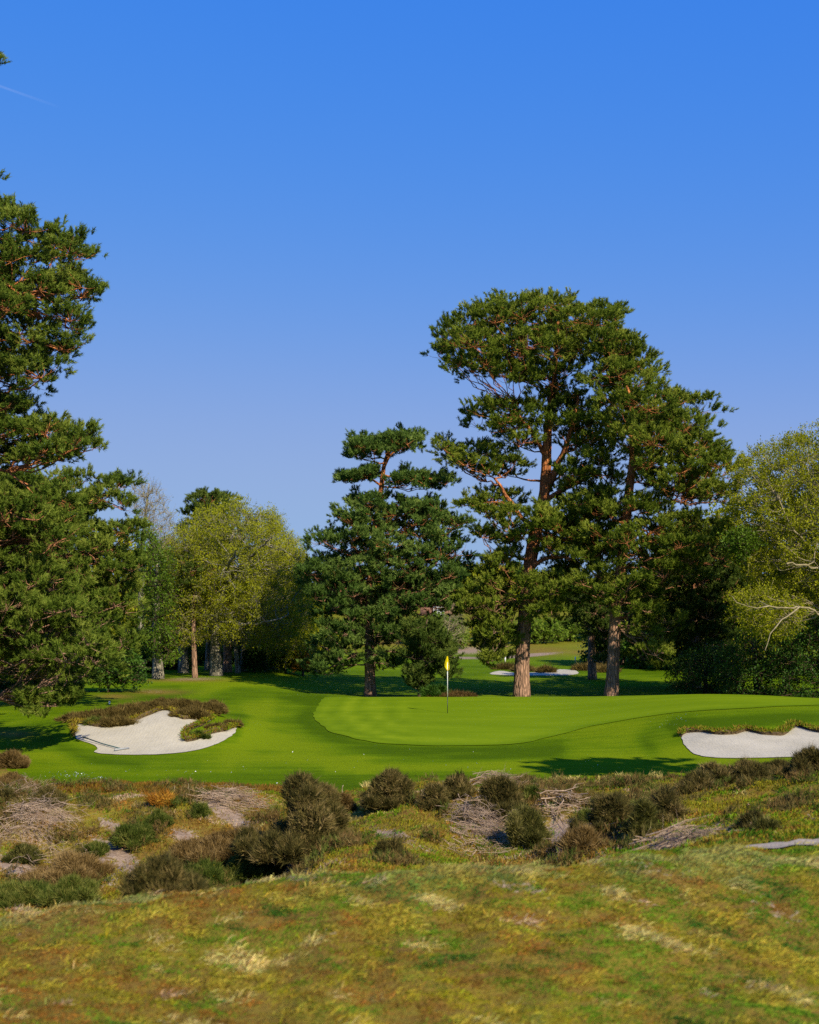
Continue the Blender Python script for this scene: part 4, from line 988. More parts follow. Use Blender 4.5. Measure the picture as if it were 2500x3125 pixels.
for i, (px, d, top, w, mt, lab) in enumerate([(1355, 140, 1885, 130, 'spring', "light green spring bush on the slope behind the flag"), (1290, 150, 1905, 90, 'spring', "small light green bush left of the larger one on the slope"), (1640, 150, 1900, 140, 'spring', "low light green scrub on the slope right of the big trunk"), (1740, 155, 1905, 110, 'spring', "low scrub on the slope left of the dark trunk"), (1500, 160, 1900, 120, 'oak', "olive scrub on the slope left of the big trunk"), (960, 120, 1900, 100, 'oak', "olive scrub beyond the lawn left of the centre pine"), (1080, 150, 1905, 130, 'spring', "light green scrub seen under the centre pine")]):
    back_tree(px, d, top, w, mt, 120 + i, lab, "scrub on the far slope", n=45, cl=.9, ll=.3, lw=.2)
broadleaf("birch", "leafless pale sapling on the slope just right of the flag", [(1362, 2000, 100), (1364, 1950, 100), (1372, 1900, 100), (1378, 1850, 100)], [.10, .08, .05, .02], [([(1345, 1960), (1350, 1880), (1375, 1840), (1415, 1870), (1425, 1930), (1400, 1970)], 40, 1.2, 100)], 130, nl=5, cl=.6, twl=8, twig='twig_pale', bark='twig_pale', rise=.9)
# --- off to the right of the frame: the pines whose shade lies over the turf and the right wood
for i, (x, y, s, lab, flat) in enumerate([(10.7, 23.7, .55, "small flat topped pine just outside the frame right of the heath ridge", 1),
        (28.0, 52.0, 1.25, "tall pine outside the frame to the right of the holly bushes", 0)]):
    px = CX + F * x / y; z0 = float(H(x, y)); k = F / y
    by = HY + (CAMZ - z0) * k
    def q(dx, h): return (px + dx * s * k, by - h * s * k)
    pine("scots_pine", lab, [(px, by, y), (*q(.1, 5), y), (*q(0, 10), y), (*q(.2, 14), y)], [.35, .3, .2, .05],
         [([q(-4.6, 11), q(-4, 12.6), q(0, 14.2), q(4, 12.4), q(4.6, 11)], 26, .5, .75, 1.3)] if flat else [([q(-3.5, 5), q(-4, 9), q(-2.4, 13), q(0, 15), q(2.4, 13), q(4, 9), q(3.5, 5)], 60, .9 * min(1, s * 1.6), 1.3 * min(1, s * 1.6), 3.5 * min(1, s))], 140 + i, group="pines outside the frame", k=4, tl=.3, tw_w=.06, dens=.5)

# ------------------------------------------------------------------ heath plants
def bush_mesh(rng, w, dpt, h, n, shoot, width, k=6, upr=.6, lump=.25, tone=0.0, solid=False):
    """dense low shrub: lumpy dome of short spiky shoots, with stems inside. Base at the origin."""
    fo, st = MB(), MB()
    nl = max(6, int(11 * w / max(h, .3)))
    if solid:
        nl = max(26, int(16 * w / max(h, .3)))
        u_ = unit(rng.normal(size=(nl, 3))); u_[:, 2] = np.abs(u_[:, 2])
        lc = u_ * np.array([w * .40, dpt * .40, h * .74]) * rng.uniform(.5, 1.0, nl)[:, None] ** .5
        lc[:, 0] *= 1 - .22 * np.clip(.35 - lc[:, 2] / h, 0, .35) / .35
        sz = rng.uniform(.5, 1.5, nl)
        lr = np.stack([.14 * w * sz, .15 * dpt * sz, .19 * h * sz], 1)
        ns = max(8, nl // 2); a_ = rng.uniform(0, 2 * math.pi, ns); q_ = rng.uniform(.40, .66, ns)      # ragged skirt
        lc = np.vstack([lc, np.stack([np.cos(a_) * q_ * w, np.sin(a_) * q_ * dpt, rng.uniform(.0, .12, ns) * h], 1)])
        lr = np.vstack([lr, np.stack([rng.uniform(.06, .14, ns) * w, rng.uniform(.06, .14, ns) * dpt, rng.uniform(.08, .24, ns) * h], 1)])
        nl = len(lc)
    else:
        a_ = rng.uniform(0, 2 * math.pi, nl); q_ = np.sqrt(rng.uniform(0, 1, nl)) * .5
        lc = np.stack([np.cos(a_) * q_ * w, np.sin(a_) * q_ * dpt, np.zeros(nl)], 1)
        hh = (1 - (q_ / .5) ** 2.2 * .75) * rng.uniform(.55, 1.05, nl)
        lr = np.stack([rng.uniform(.09, .20, nl) * w, rng.uniform(.10, .22, nl) * dpt, hh * h * rng.uniform(.35, .55, nl)], 1)
        lc[:, 2] = np.maximum(hh * h - lr[:, 2], 0)
    lt = rng.normal(size=nl) * .22
    i = rng.integers(0, nl, n)
    u = unit(rng.normal(size=(n, 3))); u[:, 2] = np.where(rng.random(n) < .62, np.abs(u[:, 2]), u[:, 2])
    r = rng.uniform(.35, 1, n)[:, None] ** .45
    C = lc[i] + u * lr[i] * r
    C[:, 2] = np.maximum(C[:, 2], .02)
    ph = rng.uniform(0, 6, 3)
    cl = np.sin(C[:, 0] * 9 + ph[0]) * np.sin(C[:, 1] * 9 + ph[1]) * np.sin(C[:, 2] * 11 + ph[2])
    D = unit(u * np.array([.8, .8, .5]) + np.array([0, 0, upr]) + rng.normal(size=(n, 3)) * lump)
    T = .46 + tone + lt[i] * .7 + cl * .14 + rng.normal(size=n) * .24 + .22 * (r[:, 0] - .7)
    sl = shoot * np.where(rng.random(n) < .07, rng.uniform(1.3, 1.9, n), rng.uniform(.7, 1.15, n))
    tufts(fo, C, D, sl, width, k, .30, T, rng)
    for _ in range(int(8 + 10 * w)):
        j = rng.integers(0, nl); e = lc[j] + unit(rng.normal(size=3)) * lr[j] * .8
        b = np.array([rng.normal() * w * .10, rng.normal() * dpt * .10, -.05])
        m = (b + e) * .5 + rng.normal(size=3) * .07
        st.tube([b, m, e], [.018, .012, .005], 4, cap=False)
    return fo, st, lc, lr

def place_bush(name, label, px, py, wpx, hpx, mat, seed, cat="bush", group="gorse and heather bushes on the heath", dmin=14, shoot=.13, width=.014, dens=1.0, k=6, flowers=0, upr=.6, tone=0.0, depth=.9, dmax=60, solid=False):
    rng = np.random.default_rng(seed)
    b = hit(px, py, dmin, dmax)
    w = wpx / F * b[1] * 1.05; h = hpx / F * b[1] * 1.0
    dpt = w * depth
    b = b + np.array([0, dpt * .25, 0]); b[2] = float(H(b[0], b[1])) - .04
    h += .05
    area = w * dpt + 2 * w * h
    n = int(np.clip(area * 2900 * dens * (.13 / shoot) ** 1.3, 300, 22000))
    fo, st, lc, lr = bush_mesh(rng, w, dpt, h, n, shoot, width, k, upr, tone=tone, solid=solid)
    e = empty(name, b, label, cat, group)
    fo.build("foliage", M[mat], e); st.build("stems", M['twig_dead'], e)
    if flowers:
        fl = MB()
        nn = flowers
        i = rng.integers(0, len(lc), nn); u = unit(rng.normal(size=(nn, 3))); u[:, 2] = np.abs(u[:, 2]); u[:, 1] = -np.abs(u[:, 1]) * .8
        C = lc[i] + unit(u) * lr[i] * 1.12
        keep = C[:, 0] < w * .25
        leaves(fl, C[keep], unit(u)[keep], .035, .03, .6, rng)
        fl.build("flowers", M['flower'], e)["kind"] = "stuff"
    return e

BUSH = [  # label, column, base row, width, height (photo px), material, kind
 ("large dark rounded gorse bush left of the gully, biggest bush on the heath", 938, 2630, 300, 240, 'gorse', 'gorse_bush'),
 ("small dark bush low in the grassy gully right of the biggest bush", 1188, 2622, 72, 62, 'gorse', 'gorse_bush'),
 ("brown gorse on the top left of the central mound", 1195, 2462, 148, 108, 'gorse', 'gorse_bush'),
 ("small rounded gorse left of the pale dead twig heap on the central mound", 1332, 2468, 76, 74, 'gorse', 'gorse_bush'),
 ("small gorse along the crest of the central mound", 1392, 2425, 90, 62, 'gorse', 'gorse_bush'),
 ("dark gorse right of the pale dead twig heap on the central mound", 1530, 2490, 130, 115, 'gorse', 'gorse_bush'),
 ("olive gorse below the right end of the dead twig heap", 1600, 2592, 128, 115, 'gorse_olive', 'gorse_bush'),
 ("greyish brown gorse bush on the right bank, widest there", 1872, 2550, 160, 140, 'gorse', 'gorse_bush'),
 ("upright dark green gorse touching the widest bush on the right bank", 1968, 2545, 78, 105, 'gorse_olive', 'gorse_bush'),
 ("brown gorse at the right end of the right bank's row", 2035, 2500, 122, 88, 'gorse', 'gorse_bush'),
 ("thin brown heather bush at the foot of the right bank", 1795, 2605, 122, 82, 'heather', 'heather_bush'),
 ("small dark bush on the right slope, upper of a pair", 2300, 2535, 66, 50, 'gorse', 'gorse_bush'),
 ("small dark bush on the right slope, lower of a pair", 2345, 2568, 70, 46, 'gorse_olive', 'gorse_bush'),
 ("bright green low gorse at the bottom left corner of the hollow", 70, 2765, 180, 62, 'gorse_green', 'gorse_bush'),
 ("bright green low gorse right of its twin in the bottom left of the hollow", 210, 2758, 150, 68, 'gorse_green', 'gorse_bush'),
 ("wide reddish brown heather bush behind the bright green gorse", 195, 2708, 215, 82, 'heather', 'heather_bush'),
 ("very dark rounded gorse at the edge of the near grass bank", 478, 2728, 178, 100, 'gorse', 'gorse_bush'),
 ("wide greyish brown heather bush left of the biggest bush", 690, 2650, 310, 92, 'heather', 'heather_bush'),
 ("green gorse dotted with yellow flowers beside the near grass bank", 785, 2690, 160, 78, 'gorse_green', 'gorse_bush'),
 ("low green gorse between the very dark bush and the yellow flowering one", 622, 2712, 160, 62, 'gorse_green', 'gorse_bush'),
 ("green tuft of broom in the middle of the left bank", 408, 2588, 108, 60, 'gorse_green', 'gorse_bush'),
 ("small dark gorse beside bare sand at the far left", 72, 2625, 84, 46, 'gorse_olive', 'gorse_bush'),
 ("small dark gorse at the top left of the left bank", 145, 2465, 90, 52, 'gorse', 'gorse_bush'),
 ("dark gorse touching the left edge under the upright dead twigs", 12, 2455, 70, 48, 'gorse', 'gorse_bush'),
 ("little green gorse on bare sand low on the left bank", 290, 2615, 66, 42, 'gorse_green', 'gorse_bush'),
 ("little green gorse on the upper left bank below the orange fern", 485, 2528, 62, 48, 'gorse_green', 'gorse_bush'),
 ("small green gorse at the top of the left bank right of the orange fern", 610, 2492, 44, 44, 'gorse_green', 'gorse_bush'),
 ("brown heather hummock on the turf at the left edge", 25, 2345, 95, 58, 'heather', 'heather_bush'),
 ("low brown heather just below the hummock at the left edge", 30, 2405, 100, 40, 'heather', 'heather_bush'),
 ("gorse on the right ridge, leftmost in front of the right bunker", 2130, 2412, 100, 54, 'gorse', 'gorse_bush'),
 ("rounded gorse on the right ridge, second along from the left", 2200, 2404, 120, 68, 'gorse', 'gorse_bush'),
 ("reddish brown gorse on the right ridge with dead twigs at its foot", 2290, 2384, 115, 60, 'gorse', 'gorse_bush'),
 ("low gorse on the right ridge below the middle of the right bunker", 2385, 2368, 120, 50, 'gorse', 'gorse_bush'),
 ("tall reddish gorse at the right edge overlapping the right bunker", 2485, 2362, 110, 88, 'gorse', 'gorse_bush'),
 ("small dark green bush left of the forked dead roots on the right bank", 1625, 2438, 50, 30, 'gorse_green', 'gorse_bush'),
 ("bright green tuft on bare soil left of the widest right bank bush", 1795, 2508, 42, 34, 'gorse_green', 'gorse_bush'),
 ("small rusty bush beside the gully on the far side of the biggest bush", 1040, 2480, 70, 70, 'heather', 'heather_bush'),
]
for i, (lab, px, py, w, h, mt, nm) in enumerate(BUSH):
    small = w < 100
    place_bush(nm, lab, px, py, w, h, mt, 300 + i, shoot=.085 if small else .105, width=.012, flowers=140 if 'yellow' in lab else 0,
               dens=1.15, tone=.12 if 'bright green' in lab else (-.10 if 'dark' in lab else 0.0), upr=.7, dmin=12 if py > 2690 else 15, solid=(mt.startswith('gorse') and 'low ' not in lab))

# orange dead fern
place_bush("dead_fern", "orange brown dead fern at the top of the left bank", 490, 2460, 62, 40, 'orange', 380, cat="fern", group=None, shoot=.16, width=.012, dens=.35, upr=.2)

# heather clumps on the bunker lips
LIP = [(232, 2200, 80, 28), (290, 2196, 95, 34), (345, 2192, 95, 40), (400, 2182, 100, 46), (455, 2172, 95, 46), (505, 2160, 85, 40), (555, 2170, 95, 48), (575, 2192, 80, 46), (622, 2176, 90, 48), (655, 2164, 44, 40), (350, 2216, 90, 28), (300, 2212, 60, 22)]
LIPN = ["brown heather clump at the left end of the left bunker's lip", "brown heather clump second from the left end of the left bunker's lip", "dark heather clump left of centre on the left bunker's lip", "dark heather clump at the centre of the left bunker's lip", "bushy heather clump where the left bunker's lip begins to rise",
        "heather clump over the sand peak of the left bunker", "bushy heather clump right of the sand peak of the left bunker", "heather clump hanging lowest into the sand of the left bunker", "dark heather clump near the right end of the left bunker's lip", "small heather clump at the right tip of the left bunker's lip", "low pale heather clump hanging on the sand, middle of the left bunker's lip", "low green heather clump at the upper left of the left bunker's sand"]
for i, ((px, py, w, h), lab) in enumerate(zip(LIP, LIPN)):
    place_bush("heather_clump", lab, px, py, w * 1.2, h * .62, 'lip_heather' if i != 11 else 'gorse_green', 400 + i, cat="heather", group="heather clumps on the left bunker lip", dmin=33, shoot=.14, width=.022, dens=.7, upr=.5, depth=.5)
for i, ((px, py, w, h), lab) in enumerate(zip([(600, 2254, 60, 16), (655, 2226, 62, 14), (708, 2214, 46, 16)], ["grassy tuft at the blunt tip of the tongue in the left bunker", "brown tuft in the middle of the tongue in the left bunker", "brown tuft at the narrow end of the tongue in the left bunker"])):
    place_bush("heather_clump", lab, px, py, w, h, 'gorse_green' if i == 0 else 'lip_heather', 420 + i, cat="heather", group="heather clumps on the left bunker lip", dmin=33, shoot=.11, width=.022, dens=.5, upr=.5, depth=.6)
for i, ((px, py, w, h), lab) in enumerate(zip([(1545, 2043, 60, 4), (1600, 2049, 60, 4), (1668, 2053, 44, 8), (1800, 2046, 80, 7), (1850, 2052, 60, 7)], ["low heather on the left part of the far bunker's lip", "low heather left of the big trunk on the far bunker's lip", "heather tongue between the two lobes of the far bunker", "brown heather at the right end of the far bunker", "brown heather patch furthest right beyond the far bunker"])):
    place_bush("heather_clump", lab, px, py, w, h, 'lip_heather', 425 + i, cat="heather", group="heather clumps on the far bunker lip", dmin=75, dmax=140, shoot=.35, width=.06, dens=.9, upr=.5, depth=.7)
place_bush("flowering_shrub", "low rusty flowering shrub at the back of the green behind the flag", 1375, 2121, 130, 11, 'heather', 431, cat="shrub", group=None, dmin=57, shoot=.15, width=.03, dens=.5, tone=-.25)
place_bush("dark_shrub", "dark low shrub at the foot of the small pine behind the flag", 1330, 2119, 70, 40, 'holly', 432, cat="shrub", group=None, dmin=57, shoot=.18, width=.04, dens=.6)

# dead brush heaps
def brush_pile(label, px, py, wpx, hpx, n, seed, down=(1.0, -.5, -.5), L=.9, dmin=15, spread=.5, r=.0052, up=0.0):
    rng = np.random.default_rng(seed)
    b = hit(px, py, dmin, 60); w = wpx / F * b[1]; h = hpx / F * b[1]
    mb = MB(); dn = unit(np.array(down, float))
    for _ in range(int(n * .6)):
        u, v = rng.uniform(-.5, .5), rng.uniform(0, 1)
        x = b[0] + u * w; y = b[1] + v * h * 2.6
        d = unit(dn * np.array([1, 1, .15]) + rng.normal(size=3) * spread * np.array([1, 1, .25]))
        l = L * rng.uniform(.35, 1.1); k = 6
        s_ = np.linspace(-.5, .5, k)
        p = np.array([x, y, 0]) + s_[:, None] * d * l + np.cumsum(rng.normal(size=(k, 3)) * .04, 0)
        heap = .30 * max(0, 1 - (2 * u) ** 2) * max(0, 1 - (2 * v - 1) ** 2) ** .5 * rng.random() + .01
        p[:, 2] = H(p[:, 0], p[:, 1]) + heap + p[:, 2] * .5 + up * l * np.linspace(0, 1, k) ** 1.3 * rng.uniform(.2, 1)
        p[:, 2] = np.maximum(p[:, 2], H(p[:, 0], p[:, 1]) + .005)
        rr = r * .85 * rng.uniform(.5, 1.6)
        mb.tube(p, np.linspace(rr, rr * .35, k), 4, cap=False)
        for _ in range(2):
            q = p[rng.integers(1, k - 1)]; e = q + unit(d + rng.normal(size=3) * np.array([.6, .6, .3])) * l * .35
            e[2] = max(e[2], float(H(e[0], e[1])) + .01)
            mb.tube([q, (q + e) / 2 + rng.normal(size=3) * .03, e], [rr * .6, rr * .45, rr * .2], 3, cap=False)
    o = mb.build("brush_pile", M['twig_dead'], base=b); o.location = b
    return tag(o, label, "brush pile", "heaps of dead gorse twigs")
brush_pile("grey pink heap of dead twigs at the left edge of the heath", 62, 2572, 210, 110, 420, 501, (1, -.6, -.3), 1.0, spread=.55)
brush_pile("upright bleached dead twigs at the upper left edge", 50, 2440, 130, 70, 130, 502, (.4, 0, 1), .7, up=.5, spread=.5)
brush_pile("pale heap of dead twigs tumbling down the central mound", 1478, 2560, 150, 120, 420, 503, (.55, -.8, -.5), .9, spread=.4)
brush_pile("curled pale dead twigs on the crest of the central mound", 1525, 2410, 120, 30, 110, 504, (.7, -.3, .1), .8, up=.25, spread=.6)
brush_pile("forked pale dead roots on the left of the right bank", 1735, 2500, 120, 70, 60, 505, (.6, -.7, -.4), .9, spread=.6, r=.010)
brush_pile("brown dead twigs below the right bank's row of gorse", 2085, 2580, 150, 85, 210, 506, (.75, -.6, -.3), .9, spread=.4)
brush_pile("rusty heap of dead sticks at the top right of the left bank", 690, 2470, 170, 45, 200, 507, (1, -.3, -.1), 1.0, spread=.4)
brush_pile("few pale dead sticks under the right ridge's gorse", 2235, 2392, 90, 20, 40, 508, (1, -.3, .1), .6, spread=.5)
brush_pile("loose dead sticks at the foot of the right bank", 1790, 2600, 170, 70, 60, 509, (.8, -.5, -.2), .7, spread=.7)
brush_pile("scattered dead sticks low on the left bank", 150, 2660, 260, 60, 50, 510, (1, -.3, -.1), .9, spread=.6)
brush_pile("scattered dead sticks in the grass at the mound's foot", 1450, 2625, 160, 30, 60, 511, (.8, -.5, 0), .5, spread=.7)
def stick(label, px, py, top, r=.012, dmin=20, lean=0.0, name="dead_stem"):  # one bare dead plant stem standing up from the heath
    b = hit(px, py, dmin, 60); h = (py - top) / F * b[1]
    mb = MB(); k = 6; s = np.linspace(0, 1, k)[:, None]
    p = b + s * np.array([lean, 0, h]) + np.random.default_rng(int(px)).normal(size=(k, 3)) * .012; p[0] = b - [0, 0, .05]
    mb.tube(p, np.linspace(r, r * .5, k), 5)
    o = mb.build(name, M['twig_pale'], base=b); o.location = b
    return tag(o, label, "dead sapling", "bare dead stems on the left bank")
stick("thin pale dead stem standing at the top of the left bank, right of its pair", 579, 2432, 2388, lean=-.03)
stick("short pale dead stem standing at the top of the left bank, left of its pair", 530, 2432, 2397, r=.009, lean=.02)
stick("rusty dead stem rising above the right side of the biggest bush", 1042, 2440, 2395, r=.02, lean=.03)

# ------------------------------------------------------------------ grasses (uncountable)
def blades(name, label, X, Y, L, W, colors, lean, leanstd, seed, zoff=0.0, cat="grass"):
    rng = np.random.default_rng(seed)
    n = len(X)
    Z = H(X, Y) - .01 + zoff
    b = np.stack([X, Y, Z], 1)
    d = unit(lean + rng.normal(size=(n, 3)) * leanstd); d[:, 2] = np.abs(d[:, 2]) + .05; d = unit(d)
    side = unit(np.cross(d, rng.normal(size=(n, 3))))
    tip = b + d * L[:, None]; tip[:, 2] -= L * .18
    tip[:, 2] = np.maximum(tip[:, 2], H(tip[:, 0], tip[:, 1]) + .004)
    mid = b + d * (L * .55)[:, None]
    v = np.stack([b - side * W[:, None] * .5, b + side * W[:, None] * .5, mid + side * W[:, None] * .38, mid - side * W[:, None] * .38, tip], 1).reshape(-1, 3)
    i = np.arange(n)[:, None] * 5
    quads = i + np.array([[0, 1, 2, 3]]); tris = i + np.array([[3, 2, 4]])
    mb = MB(); mb.add(v, tris, quads)
    o = mb.build(name, M['blades'])
    at = o.data.attributes.new("hue", 'FLOAT_COLOR', 'POINT')
    c = np.concatenate([np.clip(colors, 0, 1), np.ones((n, 1))], 1)
    at.data.foreach_set("color", np.repeat(c, 5, 0).astype(np.float32).ravel())
    return tag(o, label, cat, None, "stuff")

GREENC = np.array([.125, .215, .006]); OLIVE = np.array([.265, .235, .014]); STRAW = np.array([.50, .40, .13]); RUST = np.array([.29, .135, .022]); BROWN_ = np.array([.215, .120, .020]); YELL = np.array([.34, .275, .030]); DKGREEN = np.array([.055, .125, .006]); PINK = np.array([.52, .36, .22])
PAL = np.stack([DKGREEN, GREENC, OLIVE, YELL, STRAW, PINK, RUST, BROWN_])
def pick(x, y, sc, rng, bias, soft=0, near=False):
    """a palette entry per clump, chosen from patchy noise so that colours gather in drifts"""
    n = len(x); sx = x - .45 * y
    f = np.stack([fbm(sx * sc + 31.7 * k, (y + .45 * x) * sc * 1.7 + 11.3 * k, 3) for k in range(len(PAL))], 1)
    if near:
        uu = .62 * x - .78 * y; vv = .78 * x + .62 * y
        f = np.stack([fbm(vv * sc + 31.7 * k, uu * sc * .5 + 11.3 * k, 3) for k in range(len(PAL))], 1)
    f = f + np.atleast_2d(bias) + rng.normal(size=f.shape) * .035
    if soft:
        e = np.exp((f - f.max(1, keepdims=True)) / soft); e /= e.sum(1, keepdims=True)
        return np.argmax(f, 1), e @ PAL
    return np.argmax(f, 1)

# near bank: long wind-laid grass
rng = np.random.default_rng(601)
nc = 62000
yy = np.sqrt(rng.uniform(6.6 ** 2, 13.2 ** 2, nc)); xx = (rng.uniform(-1300, 3800, nc) - CX) / F * yy
bx, by_ = proj(xx, yy, H(xx, yy)); bare_, _, _ = paint(bx, by_)
bias = np.array([.055, .11, .07, .025, -.035, -.17, .05, .055])
ci, cc = pick(xx, yy, 4.6, rng, bias[None] + np.outer(sstep(600, 2300, bx), [.03, .06, .02, .01, -.01, 0, -.07, -.05]) + np.outer(1 - sstep(300, 1100, bx), [0, -.01, 0, 0, 0, .02, .03, .03]), .018, True)
keep = rng.random(nc) > np.clip(bare_ * .9 - .1, 0, .75)
xx, yy, ci, cc = xx[keep], yy[keep], ci[keep], cc[keep]
nb = 15
X = np.repeat(xx, nb) + rng.normal(size=len(xx) * nb) * .035; Y = np.repeat(yy, nb) + rng.normal(size=len(xx) * nb) * .035
mcol = cc.mean(0); cc = np.clip(mcol + 1.08 * (cc - mcol), .012, 1) * (.72 + .56 * fbm(xx * 3.1 + 5, yy * 2.2 + 9, 3))[:, None] * 1.03
crest = sstep(10.2, 11.2, yy) * (1 - sstep(11.4, 12.2, yy)) * (fbm(xx * 1.3, yy * 2.0, 3) > .48)
cc = cc + crest[:, None] * .55 * (np.array([.42, .36, .12]) - cc)
Cc = 1.15 * np.repeat(cc, nb, 0) * rng.uniform(.6, 1.35, (len(X), 1)) * (1 + rng.normal(size=(len(X), 3)) * .08)
Lc = np.repeat(np.where(np.isin(ci, [3, 4, 5]), rng.uniform(.055, .11, len(ci)), rng.uniform(.025, .06, len(ci))) * (1 + .6 * crest), nb) * rng.uniform(.6, 1.2, len(X))
blades("near_grass", "long wind blown straw and green grass of the near bank", X, Y, Lc, np.full(len(X), .007), Cc, np.array([.85, -.55, .45]), .38, 602)

# heath banks behind: short tussocks
rng = np.random.default_rng(603)
nc = 66000
yy = rng.uniform(13.0, 31.5, nc); xx = (rng.uniform(-550, 3050, nc) - CX) / F * yy
hm = heath_mask(xx, yy); bx, by_ = proj(xx, yy, H(xx, yy)); bare_, _, _ = paint(bx, by_)
PATHW = np.asarray(pw)
keep = ~inside(PATHW, xx, yy) & (rng.random(nc) < np.clip(hm * 1.1, .0, 1)) & (hm > .05) & (rng.random(nc) > np.clip(bare_ * 1.35 - .15, 0, .97))
gully = np.exp(-(((bx - (1150 + (by_ - 2500) * 1.6)) / 190) ** 2)) * (by_ > 2380) * (by_ < 2680)
ci = pick(xx, yy, .75, rng, np.array([-.03, .01, .05, .045, -.10, -.05, .035, .05]))
cig = pick(xx, yy, 1.2, rng, np.array([-.02, .11, .10, .02, -.10, -.2, -.2, -.08]))
ci = np.where((rng.random(nc) < gully * 1.1) | (rng.random(nc) < .75 * sstep(1950, 2150, bx) * (by_ > 2400)) | ((bx > 1600) & (by_ < 2410)), cig, ci)
xx, yy, ci = xx[keep], yy[keep], ci[keep]
nb = 9
X = np.repeat(xx, nb) + rng.normal(size=len(xx) * nb) * .045; Y = np.repeat(yy, nb) + rng.normal(size=len(xx) * nb) * .045
Cc = (PAL * np.array([1, .9, .8, .62, .8, .8, 1, 1])[:, None])[np.repeat(ci, nb)] * rng.uniform(.55, 1.35, (len(X), 1)) * (1 + rng.normal(size=(len(X), 3)) * .08)
Lc = np.repeat(rng.uniform(.035, .095, len(ci)), nb) * rng.uniform(.7, 1.3, len(X))
blades("heath_grass", "short mossy brown and green grass of the heath banks", X, Y, Lc, np.full(len(X), .012), Cc, np.array([.25, -.1, .8]), .5, 604)

# low heather and gorse seedlings knitting the heath together
rng = np.random.default_rng(620)
nc = 3800
yy = rng.uniform(15.5, 29.5, nc); xx = (rng.uniform(-150, 2650, nc) - CX) / F * yy
bx, by_ = proj(xx, yy, H(xx, yy)); bare_, _, _ = paint(bx, by_)
gul = np.exp(-(((bx - (1150 + (by_ - 2500) * 1.6)) / 210) ** 2)) * (by_ > 2380) * (by_ < 2680)
msk = fbm(xx * .8 + 7, yy * .8 + 3, 3)
kp = (msk > .50) & (heath_mask(xx, yy) > .5) & (rng.random(nc) > gul) & (rng.random(nc) > sstep(1950, 2100, bx) * .85) & (rng.random(nc) > np.clip(bare_ * 1.6 - .2, 0, .97))
xx, yy, msk = xx[kp], yy[kp], msk[kp]
for nm_, mt_, lo_, lab_ in (("heather_scrub", 'heather', 0, "low brown heather scrub spread over the heath banks"), ("gorse_scrub", 'gorse', 1, "low grey brown gorse seedlings spread over the heath banks"), ("green_scrub", 'gorse_green', 2, "low green broom seedlings spread over the heath banks")):
    kk = rng.choice(3, len(xx), p=[.42, .40, .18]) == lo_
    x_, y_ = xx[kk], yy[kk]; m_ = 22
    X = np.repeat(x_, m_) + rng.normal(size=len(x_) * m_) * .09; Y = np.repeat(y_, m_) + rng.normal(size=len(x_) * m_) * .09
    hh_ = np.repeat(rng.uniform(.04, .20, len(x_)), m_) * rng.random(len(X)) ** .7
    C_ = np.stack([X, Y, H(X, Y) + hh_], 1)
    mb = MB(); tufts(mb, C_, unit(np.array([.1, -.1, .9]) + rng.normal(size=C_.shape) * .4), .10, .012, 5, .35, .5 + rng.normal(size=len(X)) * .15, rng)
    tag(mb.build(nm_, M[mt_]), lab_, "scrub", None, "stuff")

# strip of low heather between heath and mown turf
rng = np.random.default_rng(605)
n = 60000
px = rng.uniform(150, 1010, n); yy = 27.2 + rng.uniform(0, 2.5, n); xx = (px - CX) / F * yy
k = rng.random(n) < np.clip(1.3 * heath_mask(xx, yy - .2), 0, 1) * (sstep(120, 220, px) * (1 - sstep(930, 1010, px)))
X, Y = xx[k], yy[k]
Cc = np.stack([BROWN_, RUST * .8, OLIVE * .6])[rng.choice(3, len(X), p=[.55, .3, .15])] * rng.uniform(.45, 1.2, (len(X), 1))
blades("heather_strip", "low dark brown heather strip along the near edge of the mown turf", X, Y, rng.uniform(.06, .17, len(X)), np.full(len(X), .016), Cc, np.array([.1, 0, 1.0]), .45, 606, cat="heather")

# ragged grass fringe on the bunker lips and dry grass along the heath edge
def along(poly, n, jit, rng, ysh=(0.02, .25)):
    p = np.asarray(poly); seg = np.r_[0, np.cumsum(np.linalg.norm(np.diff(p, axis=0), axis=1))]
    s = rng.uniform(0, seg[-1], n)
    x = np.interp(s, seg, p[:, 0]) + rng.normal(size=n) * jit; y = np.interp(s, seg, p[:, 1]) + rng.uniform(ysh[0], ysh[1], n)
    return x, y
rng = np.random.default_rng(607)
topR = np.array([hit(a, b, 33, 44)[:2] for a, b in [(2080, 2250), (2088, 2241), (2095, 2238), (2120, 2237), (2150, 2236), (2180, 2243), (2210, 2245), (2245, 2243), (2260, 2237), (2280, 2232), (2300, 2236), (2320, 2243), (2350, 2245), (2385, 2247), (2400, 2241), (2415, 2228), (2430, 2217), (2445, 2221), (2470, 2231), (2500, 2238), (2580, 2246)]])
topL = np.array([hit(a, b, 33, 48)[:2] for a, b in [(224, 2250), (222, 2225), (217, 2208), (235, 2207), (255, 2213), (290, 2219), (330, 2220), (370, 2214), (400, 2204), (440, 2191), (470, 2179), (490, 2171), (505, 2167), (530, 2177), (545, 2192), (560, 2198), (585, 2195), (610, 2191), (640, 2183), (656, 2174)]])
tong = np.array([hit(a, b, 33, 48)[:2] for a, b in [(652, 2195), (620, 2214), (590, 2226), (568, 2237), (562, 2252), (564, 2266), (590, 2262), (620, 2250), (660, 2237), (690, 2233), (728, 2219)]])
xs, ys, cs, Ls = [], [], [], []
